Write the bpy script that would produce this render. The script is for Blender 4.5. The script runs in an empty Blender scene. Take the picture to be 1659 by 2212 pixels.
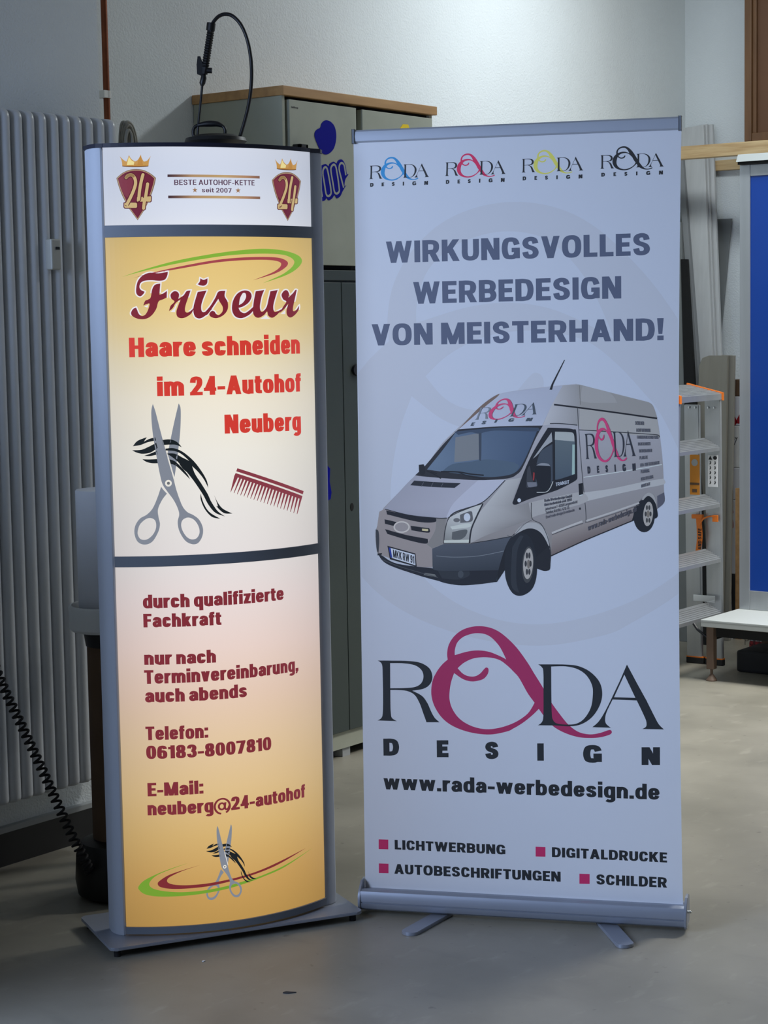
import bpy, bmesh, math, random
from mathutils import Vector, Matrix
from mathutils.geometry import tessellate_polygon
from math import sin, cos, pi, radians, atan2, hypot, sqrt
random.seed(4)
SC = bpy.context.scene
COL = SC.collection

# ------------------------------------------------------------------ camera
# room axes: +x runs along the back wall, +y towards the back wall, z up; metres
CAM_H, FPX, YAW, PITCH, ROLL = 1.56, 4152.0, pi / 2 - 0.9309, 0.0967, 0.0171
FH = Vector((cos(YAW), sin(YAW), 0)); R0 = Vector((sin(YAW), -cos(YAW), 0)); UP = Vector((0, 0, 1))
FW = FH * cos(PITCH) - UP * sin(PITCH); U0 = UP * cos(PITCH) + FH * sin(PITCH)
CR = R0 * cos(ROLL) - U0 * sin(ROLL); CU = U0 * cos(ROLL) + R0 * sin(ROLL)
EYE = Vector((0, 0, CAM_H))
cd = bpy.data.cameras.new('camera'); cam = bpy.data.objects.new('camera', cd); COL.objects.link(cam)
m = Matrix((CR, CU, -FW)).transposed().to_4x4(); m.translation = EYE; cam.matrix_world = m
cd.sensor_fit = 'VERTICAL'; cd.sensor_height = 36.0; cd.sensor_width = 27.0; cd.lens = 36.0 * FPX / 2212.0
cd.clip_start = 0.05; cd.clip_end = 60
SC.camera = cam

def S(r, g, b):
    def f(c):
        c /= 255.0
        return c / 12.92 if c <= 0.04045 else ((c + 0.055) / 1.055) ** 2.4
    return (f(r), f(g), f(b))

# ------------------------------------------------------------------ world, lamps, exposure
w = bpy.data.worlds.new('world'); SC.world = w; w.use_nodes = True
w.node_tree.nodes['Background'].inputs[0].default_value = (0.72, 0.82, 1.0, 1)
w.node_tree.nodes['Background'].inputs[1].default_value = 0.055
SC.view_settings.view_transform = 'Standard'; SC.view_settings.look = 'None'
SC.view_settings.exposure = 0.0; SC.view_settings.gamma = 1.0; SC.view_settings.use_curve_mapping = False

def area(name, loc, target, sx, sy, power, col, spread=180):
    l = bpy.data.lights.new(name, 'AREA'); l.shape = 'RECTANGLE'; l.size = sx; l.size_y = sy
    l.energy = power; l.color = col; l.spread = radians(spread)
    o = bpy.data.objects.new(name, l); COL.objects.link(o); o.location = loc
    d = Vector(target) - Vector(loc); o.rotation_euler = d.to_track_quat('-Z', 'Y').to_euler()
    return o
area('ceiling_lamp_far', (7.0, 3.5, 3.5), (7.1, 3.9, 0), 0.3, 1.5, 50, (0.90, 0.97, 1.0))
area('ceiling_lamp_middle', (7.3, 1.7, 3.45), (7.2, 1.8, 0), 0.3, 1.4, 112, (1.0, 0.98, 0.93), 112)
area('window_daylight', (0.9, 4.12, 1.75), (4.2, 2.6, 0.75), 2.0, 1.6, 98, (0.53, 0.68, 1.0), 120)

# ------------------------------------------------------------------ materials
def mat(name, rgb, rough=0.6, metal=0.0, var=0.0, vscale=6.0, bump=0.0, bscale=120.0, rgb2=None, stretch=None, coat=0.0, detail=4.0, spec=0.5):
    m = bpy.data.materials.new(name); m.use_nodes = True; nt = m.node_tree; b = nt.nodes['Principled BSDF']
    b.inputs['Roughness'].default_value = rough; b.inputs['Metallic'].default_value = metal
    b.inputs['Specular IOR Level'].default_value = spec
    if coat: b.inputs['Coat Weight'].default_value = coat
    c = S(*rgb)
    tc = nt.nodes.new('ShaderNodeTexCoord'); mp = nt.nodes.new('ShaderNodeMapping')
    nt.links.new(tc.outputs['Object'], mp.inputs[0])
    if stretch: mp.inputs['Scale'].default_value = stretch
    n = nt.nodes.new('ShaderNodeTexNoise'); n.inputs['Scale'].default_value = vscale; n.inputs['Detail'].default_value = detail
    nt.links.new(mp.outputs[0], n.inputs['Vector'])
    r = nt.nodes.new('ShaderNodeValToRGB'); nt.links.new(n.outputs['Fac'], r.inputs[0])
    c2 = S(*rgb2) if rgb2 else tuple(min(1, x * (1 + var)) for x in c)
    c1 = c if rgb2 else tuple(x * (1 - var) for x in c)
    r.color_ramp.elements[0].position = 0.3; r.color_ramp.elements[1].position = 0.7
    r.color_ramp.elements[0].color = (*c1, 1); r.color_ramp.elements[1].color = (*c2, 1)
    nt.links.new(r.outputs[0], b.inputs['Base Color'])
    if bump:
        n2 = nt.nodes.new('ShaderNodeTexNoise'); n2.inputs['Scale'].default_value = bscale; n2.inputs['Detail'].default_value = 3
        nt.links.new(mp.outputs[0], n2.inputs['Vector'])
        bu = nt.nodes.new('ShaderNodeBump'); bu.inputs['Strength'].default_value = bump; bu.inputs['Distance'].default_value = 0.004
        nt.links.new(n2.outputs['Fac'], bu.inputs['Height']); nt.links.new(bu.outputs[0], b.inputs['Normal'])
    return m

def print_mat(name, lit, rough=0.7, diff=1.0):
    """ink on a sheet: colour comes from the mesh's own print colours; a lit sheet is a backlit sign face"""
    m = bpy.data.materials.new(name); m.use_nodes = True; nt = m.node_tree; b = nt.nodes['Principled BSDF']
    a = nt.nodes.new('ShaderNodeAttribute'); a.attribute_name = 'ink'
    b.inputs['Roughness'].default_value = rough
    if lit:
        mx = nt.nodes.new('ShaderNodeVectorMath'); mx.operation = 'SCALE'; mx.inputs['Scale'].default_value = diff
        nt.links.new(a.outputs['Color'], mx.inputs[0]); nt.links.new(mx.outputs[0], b.inputs['Base Color'])
        nt.links.new(a.outputs['Color'], b.inputs['Emission Color']); b.inputs['Emission Strength'].default_value = lit
    else:
        nt.links.new(a.outputs['Color'], b.inputs['Base Color'])
    return m

M = {}
M['wall'] = mat('white_plaster', (222, 228, 230), 0.9, var=0.02, vscale=3, bump=0.6, bscale=130, detail=6)
def floor_mat():
    """worn grey screed: cloudy mottling, pale scuffs, small dark specks"""
    m = mat('grey_concrete_floor', (122, 119, 108), 0.4, rgb2=(150, 146, 134), vscale=2.0, bump=0.05, bscale=45, detail=10); nt = m.node_tree; b = nt.nodes['Principled BSDF']
    base = b.inputs['Base Color'].links[0].from_socket; tc = nt.nodes['Texture Coordinate'].outputs['Object']
    def layer(prev, scale, lo, hi, col, st=(1, 1, 1), amt=1.0):
        mp = nt.nodes.new('ShaderNodeMapping'); mp.inputs['Scale'].default_value = st; nt.links.new(tc, mp.inputs[0])
        n = nt.nodes.new('ShaderNodeTexNoise'); n.inputs['Scale'].default_value = scale; n.inputs['Detail'].default_value = 5; nt.links.new(mp.outputs[0], n.inputs['Vector'])
        r = nt.nodes.new('ShaderNodeMapRange'); r.inputs['From Min'].default_value = lo; r.inputs['From Max'].default_value = hi; r.inputs['To Max'].default_value = amt; nt.links.new(n.outputs['Fac'], r.inputs['Value'])
        x = nt.nodes.new('ShaderNodeMix'); x.data_type = 'RGBA'; nt.links.new(r.outputs[0], x.inputs['Factor']); nt.links.new(prev, x.inputs['A']); x.inputs['B'].default_value = (*S(*col), 1)
        return x.outputs['Result']
    c = layer(base, 9, .60, .72, (170, 166, 154), (1.0, 2.2, 1), .28); c = layer(c, 26, .68, .75, (80, 76, 68), (1, 1, 1), .5); c = layer(c, 5, .58, .75, (112, 110, 102), (2.4, 1, 1), .35)
    nt.links.new(c, b.inputs['Base Color']); return m
M['floor'] = floor_mat()
M['skirt'] = mat('black_skirting', (17, 17, 19), 0.5)
M['ledge'] = mat('grey_ledge', (160, 164, 166), 0.6)
M['rad'] = mat('white_radiator_enamel', (208, 212, 216), 0.32, var=0.01)
M['copper'] = mat('brown_copper', (122, 66, 38), 0.45, metal=0.55, var=0.15, vscale=20)
M['white'] = mat('white_plastic', (222, 223, 220), 0.45, var=0.01)
M['meter'] = mat('grey_white_plastic', (176, 176, 168), 0.5)
M['tabletop'] = mat('off_white_laminate', (182, 187, 186), 0.5)
M['cap'] = mat('light_grey_cap', (168, 173, 172), 0.5)
M['paper'] = mat('white_paper', (214, 216, 220), 0.85, var=0.02, vscale=12)
M['cable'] = mat('beige_cable', (150, 148, 136), 0.55, var=0.1)
M['black'] = mat('black_plastic', (9, 9, 11), 0.45, var=0.2)
M['rubber'] = mat('black_rubber', (20, 21, 23), 0.7)
M['brown'] = mat('brown_cardboard', (96, 74, 54), 0.85, var=0.08, vscale=9)
M['alu'] = mat('silver_lacquer', (172, 178, 188), 0.6, var=0.01, spec=0.2)
M['rail'] = mat('matte_silver', (176, 182, 192), 0.5, metal=0.3, var=0.01)
M['alubar'] = mat('dark_silver_lacquer', (116, 122, 130), 0.55, metal=0.0, spec=0.3, var=0.02)
M['aluraw'] = mat('brushed_aluminium', (176, 180, 184), 0.34, metal=0.65, var=0.05, vscale=30, stretch=(1, 1, 0.05))
M['cass'] = mat('satin_aluminium', (150, 156, 168), 0.42, metal=0.45, var=0.03, vscale=8)
M['chrome'] = mat('bright_metal', (200, 204, 208), 0.15, metal=0.95)
M['plate'] = mat('grey_painted_steel', (150, 156, 168), 0.35, metal=0.3, var=0.03, bump=0.03, bscale=300)
M['navy'] = mat('dark_cap', (24, 26, 44), 0.5)
M['olive'] = mat('olive_grey_laminate', (158, 162, 148), 0.6, rgb2=(168, 172, 158), vscale=7)
M['dgrey'] = mat('dark_green_grey_steel', (56, 66, 64), 0.5, var=0.04)
M['gap'] = mat('dark_recess', (14, 15, 16), 0.9)
M['worktop'] = mat('beech_worktop', (192, 150, 98), 0.55, rgb2=(166, 126, 80), vscale=5, stretch=(0.6, 6, 6))
M['pine'] = mat('pine_beam', (206, 180, 136), 0.65, rgb2=(170, 138, 94), vscale=6, stretch=(9, 0.7, 9), bump=0.1, bscale=30)
M['walnut'] = mat('brown_wood_frame', (100, 68, 38), 0.55, rgb2=(82, 54, 28), vscale=5, stretch=(6, 6, 0.6))
M['hardboard'] = mat('brown_hardboard', (88, 56, 30), 0.6, var=0.06)
M['board'] = mat('white_coated_board', (196, 198, 198), 0.6, rgb2=(186, 188, 188), vscale=4, stretch=(12, 12, 0.4))
M['boardedge'] = mat('grey_board_edge', (136, 139, 141), 0.7)
M['greyboard'] = mat('grey_board', (120, 124, 124), 0.7, var=0.06, vscale=6)
M['taupe'] = mat('taupe_board', (136, 133, 122), 0.65, var=0.05, vscale=5, stretch=(10, 10, 0.5))
M['orange'] = mat('orange_plastic', (226, 120, 30), 0.5, var=0.03)
M['yellow'] = mat('yellow_label', (206, 132, 30), 0.6)
M['blue'] = mat('blue_panel', (13, 62, 150), 0.28, var=0.03, vscale=2)
M['brownsteel'] = mat('brown_steel', (104, 84, 70), 0.55, var=0.05)
M['dark'] = mat('dark_charcoal', (38, 40, 44), 0.8, var=0.1)
M['red'] = mat('red_print', (150, 26, 34), 0.6)
M['ink'] = mat('black_ink', (14, 15, 18), 0.6)
M['blueink'] = mat('blue_sticker', (3, 8, 140), 0.6, spec=0.1)
M['yellowink'] = mat('yellow_sticker', (240, 206, 20), 0.5)
M['lcd'] = mat('display', (22, 30, 36), 0.2)
M['ceil'] = mat('ceiling_white', (214, 214, 212), 0.9)
M['print_lit'] = print_mat('backlit_print', 0.90, 0.35, 0.12)
M['print_banner'] = print_mat('banner_print', 0, 0.62)

# ------------------------------------------------------------------ pixel tracing helpers: a point of the photo at a chosen place in the room
def ray(x, y): return FW + CR * ((x - 829.5) / FPX) - CU * ((y - 1106.0) / FPX)
def pl(x, y, p, n):
    v = ray(x, y); n = Vector(n); return EYE + v * (((Vector(p) - EYE).dot(n)) / v.dot(n))
def fl(x, y, z=0.0): return pl(x, y, (0, 0, z), (0, 0, 1))
def at(x, y, d):
    v = ray(x, y); return EYE + v * (d / v.dot(FH))

# ------------------------------------------------------------------ mesh helpers (meshes are built in room coordinates, then moved to their thing's own base)
def thing(name, label, cat, loc=(0, 0, 0), group=None):
    o = bpy.data.objects.new(name, None); COL.objects.link(o); o.location = loc; o.empty_display_size = 0.05
    o['label'] = label; o['category'] = cat
    if group: o['group'] = group
    return o
def root_loc(p):
    while p.parent: p = p.parent
    return p.location
def obj(name, bm, mt, parent=None, smooth=False, label=None, loc=None, angle=40):
    me = bpy.data.meshes.new(name)
    bmesh.ops.recalc_face_normals(bm, faces=bm.faces[:])
    off = Vector(root_loc(parent)) if parent else Vector(loc or (0, 0, 0))
    bmesh.ops.translate(bm, verts=bm.verts[:], vec=-off)
    bm.to_mesh(me); bm.free()
    for k in (mt if isinstance(mt, (list, tuple)) else [mt]): me.materials.append(k)
    o = bpy.data.objects.new(name, me); COL.objects.link(o)
    if parent: o.parent = parent
    else: o.location = off
    if smooth:
        me.polygons.foreach_set('use_smooth', [True] * len(me.polygons))
        try: me.set_sharp_from_angle(angle=radians(angle))
        except Exception: pass
    if label: o['label'] = label
    return o
def tag(o, label, cat, group=None):
    o['label'] = label; o['category'] = cat
    if group: o['group'] = group
    return o
def structure(o): o['kind'] = 'structure'; return o
BX, BY, BZ = Vector((1, 0, 0)), Vector((0, 1, 0)), Vector((0, 0, 1))
class Fr:
    """a frame: origin and three axes"""
    def __init__(s, o, x=BX, y=BY, z=BZ): s.o, s.x, s.y, s.z = Vector(o), Vector(x), Vector(y), Vector(z)
    def __call__(s, a, b, c): return s.o + s.x * a + s.y * b + s.z * c
ROOM = Fr((0, 0, 0))
def box(bm, lo, hi, fr=ROOM, bev=0.0, seg=2):
    g = bmesh.ops.create_cube(bm, size=1.0); vs = g['verts']
    for v in vs:
        c = v.co
        v.co = fr(*[(lo[i] + hi[i]) / 2 + c[i] * (hi[i] - lo[i]) for i in range(3)])
    if bev:
        es = list({e for v in vs for e in v.link_edges})
        bmesh.ops.bevel(bm, geom=es, offset=bev, segments=seg, affect='EDGES', profile=0.5)
    return bm
def nb(): return bmesh.new()
def boxobj(name, lo, hi, mt, parent=None, fr=ROOM, bev=0.0, **k): return obj(name, box(nb(), lo, hi, fr, bev), mt, parent, **k)
def prism(bm, pts, z0, z1, fr=ROOM, bev=0.0):
    """polygon in the frame's x,y extruded along its z"""
    a = [bm.verts.new(fr(x, y, z0)) for x, y in pts]; b = [bm.verts.new(fr(x, y, z1)) for x, y in pts]; n = len(pts)
    fs = [bm.faces.new(a[::-1]), bm.faces.new(b)]
    for i in range(n): bm.faces.new((a[i], a[(i + 1) % n], b[(i + 1) % n], b[i]))
    if bev:
        es = [e for f in fs for e in f.edges]
        bmesh.ops.bevel(bm, geom=es, offset=bev, segments=2, affect='EDGES')
    return bm
def tube(bm, pts, r, n=10, caps=True, ry=None):
    pts = [Vector(p) for p in pts]; rs = r if isinstance(r, (list, tuple)) else [r] * len(pts)
    t0 = (pts[1] - pts[0]).normalized(); u = t0.orthogonal().normalized(); rings = []
    for i, p in enumerate(pts):
        t = (pts[min(i + 1, len(pts) - 1)] - pts[max(i - 1, 0)]).normalized()
        u = (u - t * u.dot(t)).normalized(); v = t.cross(u)
        rings.append([bm.verts.new(p + (u * cos(2 * pi * k / n) + v * sin(2 * pi * k / n)) * rs[i]) for k in range(n)])
    for a, b in zip(rings, rings[1:]):
        for k in range(n): bm.faces.new((a[k], a[(k + 1) % n], b[(k + 1) % n], b[k]))
    if caps: bm.faces.new(rings[0][::-1]); bm.faces.new(rings[-1])
    return bm
def lathe(bm, prof, c, n=40, ax=BZ):
    c = Vector(c); u = ax.orthogonal().normalized(); v = ax.cross(u); rings = []
    for r, z in prof:
        rings.append([bm.verts.new(c + ax * z + (u * cos(2 * pi * k / n) + v * sin(2 * pi * k / n)) * max(r, 1e-4)) for k in range(n)])
    for a, b in zip(rings, rings[1:]):
        for k in range(n): bm.faces.new((a[k], a[(k + 1) % n], b[(k + 1) % n], b[k]))
    bm.faces.new(rings[0][::-1]); bm.faces.new(rings[-1])
    return bm
def smoothpath(P, k=8):
    P = [Vector(p) for p in P]; out = []
    for i in range(len(P) - 1):
        a, b, c, d = P[max(i - 1, 0)], P[i], P[i + 1], P[min(i + 2, len(P) - 1)]
        for j in range(k):
            t = j / k
            out.append(0.5 * (2 * b + (c - a) * t + (2 * a - 5 * b + 4 * c - d) * t * t + (3 * b - a - 3 * c + d) * t ** 3))
    out.append(P[-1]); return out

# ------------------------------------------------------------------ print shop: flat ink shapes that lie on a sheet
def crv(P, k=6):
    """closed outline from traced points; a third value marks a corner, the rest is smoothed"""
    n = len(P); out = []
    cor = [len(p) > 2 for p in P]
    for i in range(n):
        b, c = P[i], P[(i + 1) % n]
        a = P[i - 1] if not cor[i] else b; d = P[(i + 2) % n] if not cor[(i + 1) % n] else c
        if cor[i] and cor[(i + 1) % n]: out.append((b[0], b[1])); continue
        for j in range(k):
            t = j / k; q = []
            for z in (0, 1):
                q.append(0.5 * (2 * b[z] + (c[z] - a[z]) * t + (2 * a[z] - 5 * b[z] + 4 * c[z] - d[z]) * t * t + (3 * b[z] - a[z] - 3 * c[z] + d[z]) * t ** 3))
            out.append(tuple(q))
    return out
def cv(s):
    """'x,y x,y! ...' -> crv; ! marks a corner"""
    P = []
    for w_ in s.split():
        c = w_.endswith('!'); x, y = w_.rstrip('!').split(',')
        P.append((float(x), float(y), 1) if c else (float(x), float(y)))
    return crv(P)
def pg(s): return [tuple(float(v) for v in w_.split(',')) for w_ in s.split()]
def ell(cx, cy, rx, ry, n=28, rot=0.0):
    return [(cx + rx * cos(t) * cos(rot) - ry * sin(t) * sin(rot), cy + rx * cos(t) * sin(rot) + ry * sin(t) * cos(rot)) for t in [2 * pi * i / n for i in range(n)]]
def area2(l): return sum(l[i - 1][0] * l[i][1] - l[i][0] * l[i - 1][1] for i in range(len(l)))
def grow(l, d):
    """outline pushed outwards by d"""
    n = len(l); s = 1 if area2(l) > 0 else -1; out = []
    for i in range(n):
        a, b, c = l[i - 1], l[i], l[(i + 1) % n]
        def nn(p, q):
            x, y = q[0] - p[0], q[1] - p[1]; h = hypot(x, y) or 1; return (y / h, -x / h)
        n1, n2 = nn(a, b), nn(b, c); x, y = n1[0] + n2[0], n1[1] + n2[1]; h = hypot(x, y) or 1; x /= h; y /= h
        k = min(1.6, 1 / max(0.4, x * n1[0] + y * n1[1]))
        out.append((b[0] + s * d * k * x, b[1] + s * d * k * y))
    return out
def stroke(pts, wx, wy=None, cap=False):
    """a pen stroke along a line, with an upright oval pen"""
    wy = wy or wx; Lp, Rp = [], []; n = len(pts)
    for i in range(n):
        p, q = pts[max(i - 1, 0)], pts[min(i + 1, n - 1)]
        tx, ty = q[0] - p[0], q[1] - p[1]; h = hypot(tx, ty) or 1; nx, ny = -ty / h, tx / h
        e = hypot(wx * nx, wy * ny) or 1; ox, oy = wx * wx * nx / e / 2, wy * wy * ny / e / 2
        Lp.append((pts[i][0] + ox, pts[i][1] + oy)); Rp.append((pts[i][0] - ox, pts[i][1] - oy))
    if cap:
        def arcp(c, a, b):
            a0 = atan2(a[1] - c[1], a[0] - c[0]); r = hypot(a[0] - c[0], a[1] - c[1]); return [(c[0] + r * cos(a0 - pi * j / 8), c[1] + r * sin(a0 - pi * j / 8)) for j in range(1, 8)]
        return Lp + arcp(pts[-1], Lp[-1], Rp[-1]) + Rp[::-1] + arcp(pts[0], Rp[0], Lp[0])
    return Lp + Rp[::-1]
def strip(pts, wx, wy):
    """the same pen stroke as a run of triangles, safe in tight turns"""
    o = stroke(pts, wx, wy); n = len(pts); A, B = o[:n], o[n:][::-1]; out = []
    for i in range(n - 1): out += [[[A[i], B[i], B[i + 1]]], [[A[i], B[i + 1], A[i + 1]]]]
    return out
def cmp_(pts, k=6):
    v = smoothpath([(x, y, 0) for x, y in pts], k); return [(p.x, p.y) for p in v]
def aff(src, dst):
    """affine map through three points"""
    (x0, y0), (x1, y1), (x2, y2) = src; (u0, v0), (u1, v1), (u2, v2) = dst
    d = (x1 - x0) * (y2 - y0) - (x2 - x0) * (y1 - y0)
    def co(a0, a1, a2):
        A = ((a1 - a0) * (y2 - y0) - (a2 - a0) * (y1 - y0)) / d; B = ((a2 - a0) * (x1 - x0) - (a1 - a0) * (x2 - x0)) / d
        return A, B, a0 - A * x0 - B * y0
    P, Q = co(u0, u1, u2), co(v0, v1, v2)
    return lambda p: (P[0] * p[0] + P[1] * p[1] + P[2], Q[0] * p[0] + Q[1] * p[1] + Q[2])

class Flat:
    step = None
    def __init__(s, o, x, n): s.o, s.x, s.n = Vector(o), Vector(x), Vector(n)
    def uv(s, p):
        q = pl(p[0], p[1], s.o, s.n) - s.o; return (q.dot(s.x), q.z)
    def pos(s, u, v, l): return s.o + s.x * u + BZ * v + s.n * l
class Cyl:
    step = 0.012
    def __init__(s, c, x, n, R): s.c, s.x, s.n, s.R = Vector(c), Vector(x), Vector(n), R
    def uv(s, p):
        d = ray(*p); dx, dn = d.dot(s.x), d.dot(s.n); e = EYE - s.c; ex, en = e.dot(s.x), e.dot(s.n)
        a, b, c = dx * dx + dn * dn, 2 * (ex * dx + en * dn), ex * ex + en * en - s.R ** 2
        t = (-b - sqrt(max(b * b - 4 * a * c, 0))) / (2 * a)
        return (s.R * atan2(ex + dx * t, en + dn * t), (EYE + d * t).z)
    def pos(s, u, v, l):
        a = u / s.R; return Vector((s.c.x, s.c.y, 0)) + (s.x * sin(a) + s.n * cos(a)) * (s.R + l) + BZ * v
class Print:
    """one printed piece: ink shapes in sheet coordinates, stacked a hair above the sheet"""
    step = 0.00001
    def __init__(s, sheet, lift=0.0003): s.sh, s.lift, s.V, s.F, s.C = sheet, lift, [], [], []
    def add(s, loops, col, up=True, clip=None): s.addmany([loops], col, up, clip)
    def addmany(s, parts, col, up=True, clip=None):
        bm = nb(); allp = []
        for ip, loops in enumerate(parts):
            pts = [p for l in loops for p in l]; allp += pts
            tri = [(0, 1, 2)] if len(pts) == 3 else tessellate_polygon([[Vector((x, y, 0)) for x, y in l] for l in loops])
            vs = [bm.verts.new((x, y, (ip % 16) * 2.5e-6 if len(parts) > 1 else 0)) for x, y in pts]
            for t in tri:
                a, b, c = [vs[i] for i in t]
                ar = (b.co - a.co).cross(c.co - a.co).z
                if abs(ar) < 1e-13: continue
                try: bm.faces.new((a, b, c) if ar > 0 else (a, c, b))
                except ValueError: pass
        def cut(co, no, **k):
            bmesh.ops.bisect_plane(bm, geom=bm.verts[:] + bm.edges[:] + bm.faces[:], plane_co=co, plane_no=no, **k)
        if s.sh.step and bm.verts:
            u0, u1 = min(p[0] for p in allp), max(p[0] for p in allp); k = math.ceil(u0 / s.sh.step)
            while k * s.sh.step < u1: cut((k * s.sh.step, 0, 0), (1, 0, 0)); k += 1
        if clip:
            cut((clip[0], 0, 0), (-1, 0, 0), clear_outer=True); cut((clip[1], 0, 0), (1, 0, 0), clear_outer=True)
        bm.verts.index_update(); b0 = len(s.V)
        for v in bm.verts:
            s.V.append(s.sh.pos(v.co.x, v.co.y, s.lift + v.co.z)); s.C.append((*(col(v.co.x, v.co.y) if callable(col) else col), 1.0))
        s.F += [tuple(b0 + v.index for v in f.verts) for f in bm.faces]; bm.free()
        if up: s.lift += s.step
    def px(s, loops, col, **k): s.add([[s.sh.uv(p) for p in l] for l in loops], col, **k)
    def make(s, name, mt, parent, label=None):
        me = bpy.data.meshes.new(name); off = Vector(root_loc(parent))
        me.from_pydata([v - off for v in s.V], [], s.F)
        at_ = me.color_attributes.new('ink', 'FLOAT_COLOR', 'POINT'); at_.data.foreach_set('color', [c for q in s.C for c in q])
        me.materials.append(mt); o = bpy.data.objects.new(name, me); COL.objects.link(o); o.parent = parent
        if label: o['label'] = label
        return o

# a small bold alphabet drawn with a pen: cap height 1, baseline 0
def glyph(ch, wx, wy, W, X=0.73):
    low = ch.islower(); top = X if low else 1.0
    wd = dict(a=.52, b=.54, c=.5, d=.54, e=.53, f=.34, g=.54, h=.53, i=0, k=.55, l=0, m=.83, n=.53, o=.55, p=.54, q=.54, r=.37, s=.5, t=.36, u=.53, v=.53, w=.82, y=.53, z=.46, x=.53, j=0,
              A=.68, B=.6, C=.6, D=.62, E=.5, F=.48, G=.63, H=.62, I=0, K=.63, L=.47, M=.8, N=.64, O=.66, P=.58, R=.61, S=.58, T=.55, U=.6, V=.64, W=.94, Z=.54, X=.62, J=.5)
    w = wd.get(ch, {'1': .36, '-': .34, '.': 0, ',': 0, ':': 0, '!': 0, '@': .98, '/': .4, ' ': .17}.get(ch, .54)) * W
    if w == 0: w = wx
    L, R = wx / 2, w - wx / 2; B, T = wy / 2, top - wy / 2
    P = []
    def V(x, y0, y1): P.append([[(x - wx / 2, y0), (x + wx / 2, y0), (x + wx / 2, y1), (x - wx / 2, y1)]])
    def Hb(y, x0, x1): P.append([[(x0, y - wy / 2), (x1, y - wy / 2), (x1, y + wy / 2), (x0, y + wy / 2)]])
    def Dg(x0, y0, x1, y1, t=None):
        t = (t or wx * 1.04) / 2; P.append([[(x0 - t, y0), (x0 + t, y0), (x1 + t, y1), (x1 - t, y1)]])
    def C(pts, absy=False):
        P.extend(strip(cmp_([(L + x * (R - L), y if absy else B + y * (T - B)) for x, y in pts]), wx, wy))
    def Rg(x0, x1, y0, y1):
        def se(a, b, c, d): return [((a + b) / 2 + (b - a) / 2 * math.copysign(abs(cos(t)) ** .78, cos(t)), (c + d) / 2 + (d - c) / 2 * math.copysign(abs(sin(t)) ** .78, sin(t))) for t in [2 * pi * i / 36 for i in range(36)]]
        P.append([se(x0, x1, y0, y1), se(x0 + wx, x1 - wx, y0 + wy, y1 - wy)])
    def dot(x, y): P.append([[(x - wx / 2, y), (x + wx / 2, y), (x + wx / 2, y + wx * .95), (x - wx / 2, y + wx * .95)]])
    c = ch
    if c in 'Oo0': Rg(0, w, -.01, top + .01)
    elif c in 'bdpqg':
        Rg(0, w, -.01, X + .01)
        if c == 'b': V(L, 0, 1)
        if c == 'd': V(R, 0, 1)
        if c == 'p': V(L, -.27, X)
        if c == 'q': V(R, -.27, X)
        if c == 'g': V(R, -.02, X); C([(1, .02), (.98, -.12), (.75, -.19), (.4, -.2), (.05, -.15)], True)
    elif c in 'hnm':
        V(L, 0, 1 if c == 'h' else X); q = xt = X - wy / 2
        ends = [R] if c != 'm' else [w / 2, R]
        a = L
        for e in ends:
            P.extend(strip(cmp_([(a, X * .6), (a + (e - a) * .25, q - .02), (a + (e - a) * .6, q), (a + (e - a) * .93, q - .09), (e, X * .62), (e, X * .3), (e, 0)]), wx, wy)); a = e
    elif c == 'u': V(R, 0, X); C([(0, X), (0, X * .5), (0, X * .32), (.08, .14), (.4, wy / 2), (.75, .09), (1, X * .4)], True)
    elif c in 'il': V(L, 0, X if c == 'i' else 1); c == 'i' and dot(L, 1 - wx * .8)
    elif c == 'j': V(L, -.2, X); dot(L, 1 - wx * .8)
    elif c == 'r': V(L, 0, X); C([(0, .6), (.45, .92), (1.0, 1.0), ((w - L) / max(R - L, .01), .97)])
    elif c == 'a': C([(.03, .70), (.2, .95), (.5, 1), (.85, .93), (1, .72), (1, .4), (1, -.1)]); C([(1, .56), (.5, .53), (.12, .45), (0, .26), (.12, .05), (.4, 0), (.8, .1), (1, .3)])
    elif c == 'e': Hb(X * .5, L, R + wx * .3); C([(1, .46), (.98, .72), (.82, .95), (.5, 1), (.15, .92), (0, .5), (.15, .08), (.5, 0), (.82, .06), (1, .28)])
    elif c in 'cC': C([(1, .68), (.84, .94), (.5, 1), (.13, .92), (0, .5), (.13, .08), (.5, 0), (.84, .06), (1, .33)])
    elif c == 'G': C([(1, .7), (.84, .94), (.5, 1), (.13, .92), (0, .5), (.13, .08), (.5, 0), (.8, .04), (1, .18)]); V(R, .04, .52); Hb(.52 - wy / 2, w * .55, w)
    elif c in 'sS': C([(.96, .74), (.84, .94), (.5, 1.0), (.14, .93), (.03, .76), (.16, .6), (.5, .51), (.85, .41), (.98, .23), (.85, .06), (.5, 0), (.14, .05), (.01, .27)])
    elif c == 'f': V(w * .45, 0, .8); P.extend(strip(cmp_([(w * .45, .7), (w * .47, .88), (w * .62, 1 - wy / 2), (w, 1 - wy / 2)]), wx, wy)); Hb(X - wy / 2, 0, w)
    elif c == 't': V(w * .45, .16, .93); P.extend(strip(cmp_([(w * .45, .3), (w * .47, .12), (w * .62, wy / 2), (w, wy / 2)]), wx, wy)); Hb(X - wy / 2, 0, w)
    elif c in 'vVyY':
        Dg(w / 2, 0, wx * .52, top); Dg(w / 2, 0, w - wx * .52, top)
        if c == 'y': Dg(w / 2 - .12, -.27, w / 2 + .03, .1)
    elif c in 'wW':
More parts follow.
